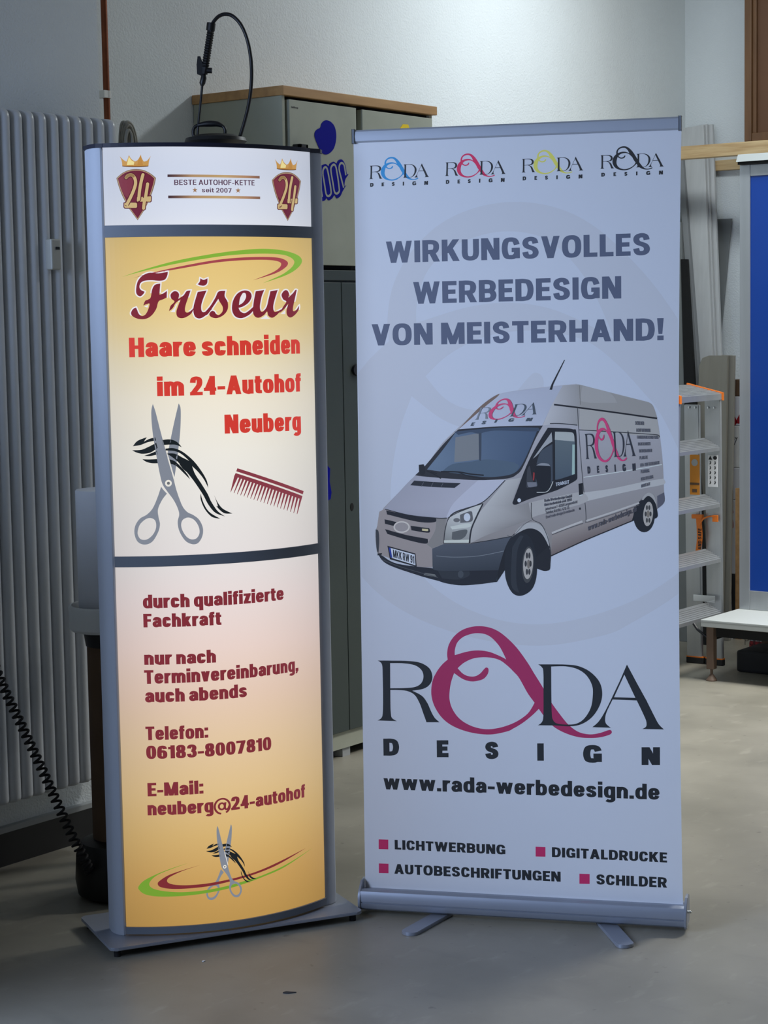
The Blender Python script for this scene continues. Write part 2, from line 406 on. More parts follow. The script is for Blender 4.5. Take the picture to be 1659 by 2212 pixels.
        a = wx * .5; Dg(w * .29, 0, a, top, wx * .95); Dg(w * .29, 0, w * .5, top, wx * .9); Dg(w * .71, 0, w * .5, top, wx * .9); Dg(w * .71, 0, w - a, top, wx * .95)
    elif c in 'kK': V(L, 0, 1); Dg(wx * .8, top * .38, w - wx * .6, top, wx * 1.15); Dg(w - wx * .58, 0, w * .42, top * .62, wx * 1.15)
    elif c in 'xX': Dg(wx * .55, 0, w - wx * .55, top); Dg(w - wx * .55, 0, wx * .55, top)
    elif c in 'zZ': Hb(T, 0, w); Hb(B, 0, w); Dg(wx * .6, wy * .6, w - wx * .6, top - wy * .6, wx * 1.2)
    elif c == 'A': Dg(wx * .52, 0, w / 2, 1); Dg(w - wx * .52, 0, w / 2, 1); Hb(.29, w * .2, w * .8)
    elif c in 'BPRD':
        V(L, 0, 1)
        if c == 'D': C([(0, 1), (.45, 1), (.85, .9), (1, .5), (.85, .1), (.45, 0), (0, 0)])
        else:
            mid = .5 if c == 'B' else .44
            C([(0, 1), (.5, 1), (.86, .94), (.97, .74), (.86, mid + .06), (.5, mid), (0, mid)])
            if c == 'B': C([(0, .5), (.5, .5), (.88, .44), (1.02, .25), (.88, .05), (.5, 0), (0, 0)])
            if c == 'R': Dg(w - wx * .5, 0, w * .52, .5, wx * 1.12)
    elif c in 'EF':
        V(L, 0, 1); Hb(T, 0, w); Hb(.51, 0, w * .92)
        if c == 'E': Hb(B, 0, w)
    elif c == 'H': V(L, 0, 1); V(R, 0, 1); Hb(.51, 0, w)
    elif c == 'I': V(L, 0, 1)
    elif c == 'J': V(R, .2, 1); C([(1, .3), (.9, .06), (.5, 0), (.1, .08), (0, .25)])
    elif c == 'L': V(L, 0, 1); Hb(B, 0, w)
    elif c == 'M': V(L, 0, 1); V(R, 0, 1); Dg(w / 2, 0, wx * .62, 1, wx); Dg(w / 2, 0, w - wx * .62, 1, wx)
    elif c == 'N': V(L, 0, 1); V(R, 0, 1); Dg(w - wx * .62, 0, wx * .62, 1, wx * 1.08)
    elif c == 'T': V(w / 2, 0, 1); Hb(T, 0, w)
    elif c == 'U': C([(0, 1.1), (0, .6), (0, .3), (.12, .07), (.5, 0), (.88, .07), (1, .3), (1, .6), (1, 1.1)])
    elif c == '1': V(R, 0, 1); Hb(.79, 0, R)
    elif c == '2': Hb(B, 0, w); C([(.02, .7), (.12, .93), (.5, 1), (.88, .93), (.98, .72), (.85, .5), (.4, .24), (.06, .03)])
    elif c == '3': C([(.02, .74), (.15, .95), (.5, 1), (.85, .94), (.95, .76), (.82, .58), (.45, .53)]); C([(.45, .53), (.85, .47), (1, .26), (.86, .06), (.5, 0), (.14, .05), (0, .26)])
    elif c == '4': V(w * .68, 0, 1); Hb(.3, 0, w); Dg(wx * .5, .3, w * .68, 1, wx * .8)
    elif c == '5': Hb(T, w * .1, w * .95); V(w * .1 + wx / 2, .45, 1); C([(.1, .52), (.5, .62), (.86, .56), (1, .3), (.86, .06), (.5, 0), (.14, .05), (0, .24)])
    elif c in '69':
        Z = [(.96, .78), (.85, .95), (.5, 1), (.14, .9), (0, .5), (.05, .25)]
        if c == '6': Rg(0, w, -.01, .64); C(Z)
        else: Rg(0, w, .36, 1.01); C([(1 - x, 1 - y) for x, y in Z])
    elif c == '7': Hb(T, 0, w); Dg(w * .36, 0, w - wx * .55, 1 - wy * .6, wx * 1.05)
    elif c == '8': Rg(0, w, -.01, .57); Rg(w * .04, w * .96, .45, 1.01)
    elif c == '-': Hb(.36, 0, w)
    elif c == '.': dot(L, 0)
    elif c == ',': dot(L, 0); Dg(L - wx * .25, -.17, L + wx * .1, .05, wx * .6)
    elif c == ':': dot(L, 0); dot(L, X - wx * .95)
    elif c == '!': dot(L, 0); P.append([[(wx * .2, .29), (wx * .8, .29), (wx * 1.02, 1), (-wx * .02, 1)]])
    elif c == '/': Dg(wx * .4, -.05, w - wx * .4, 1.02, wx * .8)
    elif c == '@':
        t = wx * .55; q = [(w * .5 + w * .47 * cos(a), .37 + .56 * sin(a)) for a in [radians(-62 + 322 * j / 40) for j in range(41)]]
        P.extend(strip(q, t, t)); P.append([ell(w * .47, .37, w * .25, .3), ell(w * .47, .37, w * .25 - t, .3 - t)])
        P.extend(strip(cmp_([(w * .7, .65), (w * .66, .3), (w * .72, .12), (w * .86, .16), (w * .95, .38)]), t, t))
    return P, w
def text(pr, s, a, b, h, col, wx=.2, wy=.16, W=1.0, sp=.075, slant=0.0, uvmode=False, X=0.73):
    """a line of lettering from a to b on the baseline; h is the cap height"""
    A, Bq = (a, b) if uvmode else (pr.sh.uv(a), pr.sh.uv(b))
    if not uvmode: h = pr.sh.uv((a[0], a[1] - h))[1] - A[1]
    x = 0.0; G = []
    for ch in s:
        P, w_ = glyph(ch, wx, wy, W, X); G.append((P, x)); x += w_ + sp * (1 if ch != ' ' else .5)
    x -= sp; ln = hypot(Bq[0] - A[0], Bq[1] - A[1]); ux, uy = (Bq[0] - A[0]) / ln, (Bq[1] - A[1]) / ln; k = ln / x
    up = (slant, 1.0) if uvmode else (-uy * 0 + slant, 1.0)
    pr.addmany([[[(A[0] + ux * k * (gx + p[0]) + up[0] * h * p[1], A[1] + uy * k * (gx + p[0]) + up[1] * h * p[1]) for p in l] for l in loops] for P, gx in G for loops in P], col)
def line(sheet, mt, parent, name, lift, *a, **k):
    p = Print(sheet, lift); text(p, *a, **k); return p.make(name, mt, parent)

# ================================================================== the room
YP, YW, XW, ZC = 4.205, 4.634, 8.829, 3.55          # pier face, back wall, right wall, ceiling
XP = 4.255                                           # end of the pier
structure(boxobj('floor', (-4, -5, -0.12), (XW + 0.2, YW + 0.2, 0), M['floor']))
structure(boxobj('ceiling', (-4, -5, ZC), (XW + 0.2, YW + 0.2, ZC + 0.1), M['ceil']))
structure(boxobj('wall_back', (XP - 0.3, YW, 0), (XW + 0.2, YW + 0.2, ZC), M['wall']))
structure(boxobj('wall_left', (-4, YP + 0.012, 0), (XP, YW + 0.2, ZC), M['wall']))
structure(boxobj('added_light_screen', (2.35, 3.45, 0), (2.45, YP + .02, 1.6), M['wall']))  # unseen low wall, added to keep window light off the lower left
structure(boxobj('wall_right', (XW, -5, 0), (XW + 0.2, YW + 0.2, ZC), M['wall']))
structure(boxobj('trim_1', (-4, YP - 0.008, 0.098), (XP + 0.004, YP + 0.014, 0.116), M['ledge'], bev=0.002))
structure(boxobj('baseboard_left', (-4, YP - 0.006, 0), (XP + 0.004, YP + 0.014, 0.098), M['skirt']))
structure(boxobj('baseboard_back', (XP, YW - 0.012, 0), (XW, YW + 0.002, 0.09), M['skirt']))
structure(boxobj('baseboard_right', (XW - 0.012, -5, 0), (XW + 0.002, YW - 0.012, 0.09), M['skirt']))

# ------------------------------------------------------------------ radiator on the pier
YR0, YR1, ZR0, ZR1, PIT = 4.055, 4.165, 0.225, 2.180, 0.0463
rad = thing('column_radiator', 'tall white column radiator on the wall left of the lit sign', 'radiator', (3.9, 4.1, 0))
def section(xr):
    bm = nb(); x0, x1 = xr - PIT + 0.0035, xr - 0.0035; xm, hw = (x0 + x1) / 2, (x1 - x0) / 2
    def ring(y0, y1, z):
        k = hw
        q = [(xm - k * cos(t), y0 + .017 - .017 * sin(t)) for t in [pi * i / 10 for i in range(11)]] + [(xm + k * cos(t), y1 - .012 + .012 * sin(t)) for t in [pi * i / 8 for i in range(9)]]
        return [bm.verts.new((x, y, z)) for x, y in q]
    def loft(R):
        n = len(R[0]); bm.faces.new(R[0][::-1]); bm.faces.new(R[-1])
        for p, q in zip(R, R[1:]):
            for i in range(n): bm.faces.new((p[i], p[(i + 1) % n], q[(i + 1) % n], q[i]))
    A = [pi / 2 * i / 6 for i in range(7)]; r, rb = .026, .014
    loft([ring(YR0, YR1, ZR1 - .10)] + [ring(YR0 + r - r * cos(t), YR1 - r + r * cos(t), ZR1 - r + r * sin(t)) for t in A[:-1]] + [ring(YR0 + r * .95, YR1 - r * .95, ZR1)])
    loft([ring(YR0 + rb * .95, YR1 - rb * .95, ZR0)] + [ring(YR0 + rb - rb * cos(t), YR1 - rb + rb * cos(t), ZR0 + rb - rb * sin(t)) for t in A[:-1][::-1]] + [ring(YR0, YR1, ZR0 + .065)])
    for y0, y1 in ((YR0 + .0003, YR0 + .046), (YR0 + .064, YR1 - .0003)): loft([ring(y0, y1, ZR0 + .03), ring(y0, y1, ZR1 - .08)])
    return bm
for i in range(13): obj('radiator_section', section(4.168 - PIT * i), M['rad'], rad, smooth=True, angle=50)
for z in (0.5, 1.9):
    for x in (3.6, 4.06): boxobj('wall_bracket', (x, YR1 - .01, z), (x + .04, YP + .014, z + .05), M['rad'], rad)
hx = pl(112, 545, (0, YR0, 0), BY)
meter = thing('heat_meter', 'small white heat meter clipped on the radiator', 'meter', (hx.x, YR0 - .01, hx.z - .07))
z0, z1 = pl(112, 583, (0, YR0, 0), BY).z, pl(112, 517, (0, YR0, 0), BY).z
boxobj('housing', (hx.x - .022, YR0 - .022, z0), (hx.x + .015, YR0 + .006, z1), M['meter'], meter, bev=.004)
boxobj('display', (hx.x - .006, YR0 - .0235, z1 - .030), (hx.x + .009, YR0 - .021, z1 - .022), M['lcd'], meter)

# ------------------------------------------------------------------ copper pipe and cable by the pier
px_ = pl(227, 100, (0, YW - .05, 0), BY).x
pipe = thing('copper_pipe', 'brown copper pipe running up the wall above the radiator', 'pipe', (px_, YW - .05, 0))
obj('pipe_run', tube(nb(), [(px_, YW - .05, 0), (px_, YW - .05, 1.6), (px_, YW - .05, ZC)], .011, 14), M['copper'], pipe, smooth=True)
zc = pl(227, 204, (0, YW - .05, 0), BY).z
bm = lathe(nb(), [(.0115, -.012), (.0155, -.012), (.0155, .012), (.0115, .012)], (px_, YW - .05, zc), 18)
box(bm, (px_ - .024, YW - .064, zc - .012), (px_ - .008, YW + .004, zc + .012)); obj('pipe_clip', bm, M['white'], pipe, label='white plastic pipe clip')
cb = thing('cable_coil', 'beige coiled cable hanging at the right end of the radiator', 'cable', (4.2, 4.12, 1.95))
YC = 4.10; bm = nb()
for k, P in enumerate(('259,400 259,330 260,290 263,268 268,264 274,270 278,290 279,340 279,400', '262,400 263,330 265,285 271,266 279,265 287,276 293,298 297,330 299,400', '266,400 267,330 268,290 274,272 281,273 287,288 291,312 292,400', '270,400 270,330 272,296 276,282 281,286 285,306 286,400')):
    tube(bm, smoothpath([pl(x, y, (0, YC - .012 * k, 0), BY) for x, y in pg(P)], 6), .0052, 10)
obj('cable_loops', bm, M['cable'], cb, smooth=True)
q = pl(275, 345, (0, YC, 0), BY); boxobj('cable_hook', (q.x - .045, YC - .044, q.z - .012), (q.x + .004, YC + .02, q.z - .006), M['dark'], cb)
# ------------------------------------------------------------------ cabinets against the back wall
CX0, CX1, CF = 5.172, 6.03, 4.219
lowc = thing('lower_steel_cabinet', 'dark grey steel cabinet under the sticker covered wall cabinet', 'cabinet', (5.6, 4.43, 0))
boxobj('carcass', (CX0, CF + .022, .055), (CX1, YW - .004, 1.752), M['dgrey'], lowc, bev=.003)
boxobj('top_rail', (CX0, CF + .002, 1.722), (CX1, CF + .021, 1.758), M['dgrey'], lowc, bev=.002)
DM = 5.437
for k, (a, b) in enumerate(((CX0 + .004, DM - .0015), (DM + .0015, CX1 - .004))):
    d = boxobj('door', (a, CF, .098), (b, CF + .0215, 1.715), M['dgrey'], lowc, bev=.002)
    if k:
        hp = pl(768, 799, (0, CF, 0), BY)
        obj('door_lock', prism(nb(), [(hp.x + u, hp.z + v) for u, v in ell(.006, 0, .03, .022, 20)], 0, .012, Fr((0, CF + .001, 0), BX, BZ, -BY)), M['black'], d)
        obj('lock_mark', prism(nb(), [(hp.x + .012 + u, hp.z + v) for u, v in ell(0, 0, .010, .006, 14)], 0, .002, Fr((0, CF - .011, 0), BX, BZ, -BY)), M['yellowink'], d)
        hp = pl(760, 1095, (0, CF, 0), BY)
        obj('grip_hole', prism(nb(), [(hp.x + u, hp.z + v) for u, v in ell(0, 0, .009, .014, 18)], 0, .003, Fr((0, CF + .001, 0), BX, BZ, -BY)), M['gap'], d)
    else:
        pr = [pl(*p, (0, CF, 0), BY) for p in pg('700,1002 707,1006 713,1012 712,1040 716,1064 714,1078 707,1082 698,1080')]
        obj('blue_sticker', prism(nb(), [(q.x, q.z) for q in pr], 0, .001, Fr((0, CF + .0004, 0), BX, BZ, -BY)), M['blueink'], d)
boxobj('plinth', (CX0 + .01, CF + .012, .034), (CX1 - .01, CF + .04, .098), M['olive'], lowc)
for x in (CX0 + .03, DM - .02, CX1 - .07): boxobj('foot', (x, CF + .02, 0), (x + .045, CF + .06, .055), M['ledge'], lowc)
for x in (CX0 + .03, CX1 - .07): boxobj('foot', (x, YW - .07, 0), (x + .045, YW - .03, .056), M['ledge'], lowc)
upc = thing('upper_wall_cabinet', 'olive grey cabinet with beech top and blue and yellow stickers', 'cabinet', (5.6, 4.43, 1.758))
boxobj('carcass', (CX0 - .03, CF + .03, 1.762), (CX1, YW - .004, 2.345), M['gap'], upc)
boxobj('side_panel', (CX0 - .036, CF + .008, 1.760), (CX0 - .020, YW - .003, 2.346), M['olive'], upc, bev=.002)
boxobj('side_panel', (CX1 - .012, CF + .016, 1.760), (CX1 + .006, YW - .003, 2.346), M['olive'], upc, bev=.002)
boxobj('worktop', (CX0 - .042, CF - .004, 2.346), (CX1 + .012, YW - .002, 2.378), M['worktop'], upc, bev=.002)
bn = Flat((0, CF - .0005, 0), BX, -BY)
for k, (a, b, z1) in enumerate(((5.166, 5.542, 2.334), (5.578, 6.014, 2.332))):
    d = boxobj('door', (a, CF, 1.775), (b, CF + .026, z1), M['olive'], upc, bev=.0015)
    if k == 0:
        s = Print(bn); q = [s.sh.uv((660 + x * .2079, 180 + y * .2079)) for x, y in cv('215,383 260,400 300,450 317,530 312,610 290,680 250,725 205,740 165,715 130,650 105,590 92,540 100,500 125,475 152,460 165,420 185,395')]
        obj('blue_sticker', prism(nb(), q, 0, .0012, Fr((0, CF - .0004, 0), BX, BZ, -BY)), M['blueink'], d, label='blue blob sticker')
        # cut vinyl figures: broad blue strokes with a pale line inside
        def zz(p): return bn.uv((660 + p[0] * .2079, 180 + p[1] * .2079))
        q = [zz(p) for p in cv('150,1228! 200,1217 215,1192 240,1216 275,1196 300,1162 325,1194 360,1172 385,1120 422,1058! 404,1068 412,1000 447,945! 428,938 412,850 380,794 340,800 320,832 290,814 250,836 238,862 205,838 150,862!')]
        bm1 = prism(nb(), q, 0, .001, Fr((0, CF - .0004, 0), BX, BZ, -BY)); bm2 = nb(); fri = Fr((0, CF - .0014, 0), BX, BZ, -BY)
        for P_ in ('178,950 180,900 200,872 222,890 245,1000 262,1110 260,1150 236,1172 212,1150 195,1050 178,950', '265,940 262,880 285,846 310,862 330,960 346,1080 347,1122 322,1146 298,1125 283,1040 265,940', '394,1085 372,1000 348,900 352,848 372,828 396,846 408,900 416,955', '150,900 152,1000 160,1100 172,1180'):
            tri = strip(cmp_([zz(p) for p in pg(P_)]), .0078, .0078)
            for t in tri:
                l = t[0]
                if abs(area2(l)) > 1e-9: bm2.faces.new([bm2.verts.new(fri(x, y, .0002)) for x, y in l])
        dd = obj('figure_sticker', bm1, M['blueink'], d, label='dark blue sticker of looped figures'); obj('inner_line', bm2, M['olive'], d)
        hp = pl(633, 312, (0, CF, 0), BY)
        bm = nb(); box(bm, (hp.x, CF - .03, hp.z - .012), (hp.x + .045, CF - .02, hp.z)); box(bm, (hp.x + .035, CF - .03, hp.z - .06), (hp.x + .045, CF - .02, hp.z - .002)); box(bm, (hp.x, CF - .03, hp.z - .012), (hp.x + .01, CF + .001, hp.z)); box(bm, (hp.x + .035, CF - .03, hp.z - .06), (hp.x + .045, CF + .001, hp.z - .05))
        obj('handle', bm, M['black'], d)
        t = Print(bn); text(t, 'bulthaup', (629.5, 233), (644, 235), 4, S(40, 40, 44), .2, .16); t.make('lettering', M['print_banner'], d)
    else:
        q = [bn.uv((660 + x * .2079, 180 + y * .2079)) for x, y in pg('1010,425 1065,428 1075,462 1128,470 1090,490 1120,540 1060,600 980,580 960,500 985,460')]
        obj('yellow_sticker', prism(nb(), q, 0, .0012, Fr((0, CF - .0004, 0), BX, BZ, -BY)), M['yellowink'], d)

# ------------------------------------------------------------------ pressure sprayer on a stand behind the sign
sp0 = at(466, 308, 5.5); sx, sy, sz = sp0.x, sp0.y, sp0.z
stand = thing('storage_stand', 'grey stand behind the lit sign, carrying the black sprayer', 'stand', (sx, sy, 0))
for a in (-1, 1):
    for b in (-1, 1): boxobj('leg', (sx + a * .13 - .015, sy + b * .13 - .015, 0), (sx + a * .13 + .015, sy + b * .13 + .015, sz - .385), M['dgrey'], stand)
for z in (.25, .95, sz - .385): boxobj('shelf', (sx - .15, sy - .15, z - .0), (sx + .15, sy + .15, z + .025), M['dgrey'], stand)
spr = thing('pressure_sprayer', 'black pressure sprayer with upright lance and arching hose behind the lit sign', 'sprayer', (sx, sy, sz - .36))
def sa(x, y, d=5.5): return at(x, y, d)
obj('tank', lathe(nb(), [(.0, -.36), (.075, -.36), (.085, -.34), (.085, -.07), (.075, -.03), (.05, -.012), (0, -.012)], (sx, sy, sz), 36), M['dark'], spr, smooth=True)
obj('lid', lathe(nb(), [(0, -.016), (.072, -.016), (.078, -.004), (.088, .004), (.084, .014), (.07, .016), (.06, .022), (0, .024)], (sx, sy, sz - .002), 40), M['black'], spr, smooth=True)
P = smoothpath([sa(424, 306), sa(418, 292), sa(419, 277), sa(430, 270), sa(455, 268), sa(478, 271), sa(486, 280), sa(484, 293), sa(470, 298), sa(445, 300), sa(424, 299)], 6)
bm = tube(nb(), P, .0048, 10); tube(bm, smoothpath([sa(425, 271), sa(440, 268), sa(455, 267), sa(470, 268), sa(482, 273)], 5), [.004 + .0048 * sin(pi * i / 20) for i in range(21)], 12)
obj('pump_handle', bm, M['black'], spr, smooth=True)
obj('lance', tube(nb(), [sa(426, 303), sa(428, 270), sa(434, 215), sa(437, 182)], .0036, 10), M['black'], spr, smooth=True)
bm = tube(nb(), [sa(436.5, 186), sa(437, 180), sa(440, 168), sa(440, 160)], [.004, .0085, .0085, .006], 14)
obj('lance_nut', bm, M['black'], spr, smooth=True)
g0, g1 = sa(441, 160), sa(456, 62); bm = nb(); n = 54
tube(bm, [g0.lerp(g1, i / n) for i in range(n + 1)], [(.0108 if i % 3 else .0088) if 6 < i < 50 else .0098 for i in range(n + 1)], 14)
obj('grip', bm, M['black'], spr, smooth=False)
obj('hose_collar', tube(nb(), [sa(454.5, 66), sa(456.5, 50)], .0125, 16), M['black'], spr, smooth=True)
bm = nb(); fr = Fr(sa(0, 0), R0, UP, -FH)
def sq(p):
    v = sa(*p) - sa(0, 0); return (v.dot(R0), v.dot(UP))
prism(bm, [sq(p) for p in pg('427,122 433,122 440,142 444,158 436,164 426,160 425,140')], -.007, .007, fr, .002)
obj('trigger', bm, M['black'], spr)
obj('valve_knob', tube(nb(), [sa(444, 152), sa(458, 152.5)], .008, 14), M['black'], spr, smooth=True)
hs = smoothpath([sa(458, 54), sa(463, 45), sa(473, 35), sa(487, 30.5), sa(503, 35), sa(520, 53), sa(533, 82), sa(541, 120), sa(543.5, 160), sa(541, 200), sa(534, 240), sa(523, 280), sa(514, 308), sa(509, 314)], 8)
obj('hose', tube(nb(), hs, .0052, 12), M['black'], spr, smooth=True)

# ------------------------------------------------------------------ paper roll stand and spiral cable, left of the sign
rc = at(243, 1330, 5.22); rx, ry, rz = rc.x, rc.y, rc.z
rst = thing('round_roll_stand', 'round stand with brown column and white tray left of the lit sign', 'stand', (rx, ry, 0))
obj('base', lathe(nb(), [(0, 0), (.10, 0), (.118, .012), (.124, .05), (.12, .12), (.105, .155), (.07, .165), (0, .168)], (rx, ry, 0), 40), M['black'], rst, smooth=True)
zt = at(243, 1388, 5.22).z
obj('column', lathe(nb(), [(0, .16), (.072, .16), (.072, zt), (0, zt)], (rx, ry, 0), 40), M['brown'], rst, smooth=True)
obj('collar', lathe(nb(), [(0, zt - .005), (.075, zt - .005), (.08, rz - .045), (.1, rz - .035), (0, rz - .03)], (rx, ry, 0), 40), M['black'], rst, smooth=True)
obj('tray', lathe(nb(), [(0, rz - .036), (.112, rz - .036), (.119, rz - .028), (.119, rz + .028), (.116, rz + .034), (.111, rz + .034), (.108, rz + .028), (.108, rz - .02), (0, rz - .02)], (rx, ry, 0), 56), M['white'], rst, smooth=True)
zt2 = at(243, 1056, 5.22).z
pr_ = thing('paper_roll', 'white paper roll standing in the round white tray', 'paper roll', (rx, ry, rz - .02))
obj('roll', lathe(nb(), [(.022, rz - .019), (.088, rz - .019), (.0905, rz - .015), (.0905, zt2 - .003), (.088, zt2), (.022, zt2 - .001), (.02, zt2 - .02), (.0205, rz)], (rx, ry, 0), 56), M['paper'], pr_, smooth=True)
obj('core', lathe(nb(), [(0, rz - .018), (.0205, rz - .018), (.0205, zt2 - .002), (.019, zt2 - .002), (.019, zt2 - .1), (0, zt2 - .1)], (rx, ry, 0), 24), M['brown'], pr_, smooth=True)
K = [at(-60, 1300, 5.1), at(-5, 1455, 5.12), at(50, 1575, 5.13), at(95, 1672, 5.13), at(138, 1768, 5.13), at(160, 1815, 5.12), at(185, 1862, 5.08)]
K.append(fl(205, 1915, .02)); path = smoothpath(K, 60); bm = nb(); P = []
acc = 0.0; pv = path[0]
for p in path:
    acc += (p - pv).length; pv = p
    t = (K[3] - K[1]).normalized(); u = t.cross(BZ).normalized(); v = t.cross(u); a = 2 * pi * acc / .0195; P.append((p, a, u, v))
pts = []
for (p, a, u, v), (q, b, _, _) in zip(P, P[1:]):
    nsub = max(1, int((b - a) / .5) + 1)
    for j in range(nsub):
        s = j / nsub; c = p.lerp(q, s); t = a + (b - a) * s; pts.append(c + u * (.0115 * cos(t)) + v * (.0115 * sin(t)))
sc = obj('spiral_cable', tube(nb(), pts, .0036, 7), M['rubber'], smooth=True, loc=K[-1])
tag(sc, 'black spiral cable hanging diagonally in front of the radiator', 'cable')

# ================================================================== the lit sign
XS, NS = Vector((cos(YAW - pi / 2 + .4182), sin(YAW - pi / 2 + .4182), 0)), None
NS = Vector((XS.y, -XS.x, 0)); S0 = EYE + R0 * -.4233 + FH * 4.869; S0.z = 0
SF = Fr(S0, XS, NS, BZ); HC, SAG = .2726, .0771; RS = (HC * HC + SAG * SAG) / (2 * SAG)
sign_sheet = Cyl(S0 - NS * (RS - SAG), XS, NS, RS); AM = math.asin(HC / RS)
Z1, Z2, Z2b, Z3, Z3b, Z4 = 2.004, 1.815, 1.786, .9985, .972, .052
sign = thing('illuminated_display_sign', 'tall backlit sign with curved gold front advertising a hairdresser', 'sign', tuple(S0))
bp = [(-.318, -.215), (.328, -.215), (.348, -.195), (.348, .066), (.328, .086), (-.318, .086), (-.338, .066), (-.338, -.195)]
obj('base_plate', prism(nb(), crv([(-.338, .066, 1), (-.332, .080), (-.318, .086, 1), (.328, .086, 1), (.342, .080), (.348, .066, 1), (.348, -.195, 1), (.342, -.209), (.328, -.215, 1), (-.318, -.215, 1), (-.332, -.209), (-.338, -.195, 1)]), .020, .028, SF, .0015), M['plate'], sign)
for a in (-.315, .325):
    for b in (-.19, .062): obj('foot', lathe(nb(), [(0, 0), (.009, 0), (.009, .021), (0, .021)], SF(a, b, 0), 16), M['rubber'], sign)
def post(s):
    o = .2965 if s < 0 else .322; f = lambda t: .2735 + (o - .2735) * t
    q = [(.2735, -.078), (.2735, -.004), (f(.2), -.004), (f(.5), -.009), (f(.78), -.020), (f(.94), -.036), (f(1), -.055), (f(.97), -.078)]
    return prism(nb(), [(s * x, y) for x, y in q], .028, Z1, SF, .0015)
for s in (-1, 1): obj('post', post(s), M['alu'], sign, smooth=True, angle=25)
def arcstrip(bm, z0, z1, out=0.0, dep=.02, n=48, am=AM):
    A, B, C_, D_ = [], [], [], []
    for i in range(n + 1):
        a = -am + 2 * am * i / n
        for L_, r, z in ((A, RS + out, z0), (B, RS + out, z1), (C_, RS + out - dep, z1), (D_, RS + out - dep, z0)):
            q = sign_sheet.c + (XS * sin(a) + NS * cos(a)) * r; q.z = z; L_.append(bm.verts.new(q))
    for i in range(n):
        for p, q in ((A, B), (B, C_), (C_, D_), (D_, A)): bm.faces.new((p[i], p[i + 1], q[i + 1], q[i]))
    bm.faces.new((A[0], B[0], C_[0], D_[0])); bm.faces.new((A[-1], B[-1], C_[-1], D_[-1])); return bm
boxobj('back_panel', (-.2735, -.080, .04), (.2735, -.070, Z1), M['alu'], sign, SF)
q = [(-.2975, -.085), (.323, -.085), (.323, -.04), (.306, -.010), (.2735, .0)] + [(RS * sin(a), RS * cos(a) - (RS - SAG) + .004) for a in [AM - 2 * AM * i / 30 for i in range(31)]] + [(-.2735, .0), (-.288, -.008), (-.2975, -.04)]
obj('top_cap', prism(nb(), q, Z1, Z1 + .010, SF), M['navy'], sign)
obj('divider_bar', arcstrip(nb(), Z2b, Z2, .006), M['alubar'], sign, smooth=True)
obj('divider_bar', arcstrip(nb(), Z3b, Z3, .006), M['alubar'], sign, smooth=True)
obj('bottom_trim', arcstrip(nb(), .034, Z4, .006), M['alubar'], sign, smooth=True)
# backlit faces: printed gradient on the translucent sheets; tube hot spot across the width painted in
GR = {'top_panel': [(Z1, (206, 212, 226)), (1.95, (203, 210, 226)), (1.84, (214, 219, 231)), (Z2, (219, 223, 232))],
      'middle_panel': [(Z2b, (212, 182, 114)), (1.74, (222, 190, 120)), (1.62, (228, 200, 134)), (1.55, (229, 208, 158)), (1.47, (230, 218, 188)), (1.38, (234, 226, 208)), (1.25, (232, 228, 218)), (1.1, (226, 222, 218)), (Z3, (224, 218, 216))],
      'lower_panel': [(Z3b, (225, 219, 217)), (.88, (228, 214, 211)), (.76, (229, 207, 198)), (.64, (225, 198, 178)), (.52, (222, 194, 158)), (.40, (219, 188, 138)), (.28, (211, 175, 112)), (.16, (198, 156, 90)), (Z4, (184, 144, 78))]}
def grad(G):
    def f(u, v):
        c = G[0][1]
        for (za, ca), (zb, cb_) in zip(G, G[1:]):
            if v <= za: t = min(1, max(0, (za - v) / (za - zb))); c = tuple(p + (q - p) * t for p, q in zip(ca, cb_))
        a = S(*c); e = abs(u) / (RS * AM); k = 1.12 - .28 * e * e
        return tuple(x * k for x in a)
    return f
panels = {}
for nm, z0, z1 in (('top_panel', Z2 - .002, Z1), ('middle_panel', Z3 - .002, Z2b + .002), ('lower_panel', Z4 - .002, Z3b + .002)):
    p = Print(sign_sheet, 0.0); f = grad(GR[nm]); nz = max(8, int((z1 - z0) / .03)); um = RS * AM
    for j in range(nz):
        a, b = z0 + (z1 - z0) * j / nz, z0 + (z1 - z0) * (j + 1) / nz
        p.add([[(-um, a), (um, a), (um, b), (-um, b)]], f, up=False)
    panels[nm] = p.make(nm, M['print_lit'], sign)
LIT = M['print_lit']
def T(ox, oy, s): return lambda l: [(ox + x * s, oy + y * s) for x, y in l]
DR, RD, WH, GN, GY, BK = S(133, 48, 58), S(214, 62, 52), S(240, 236, 240), S(134, 182, 62), S(132, 138, 150), S(26, 32, 36)
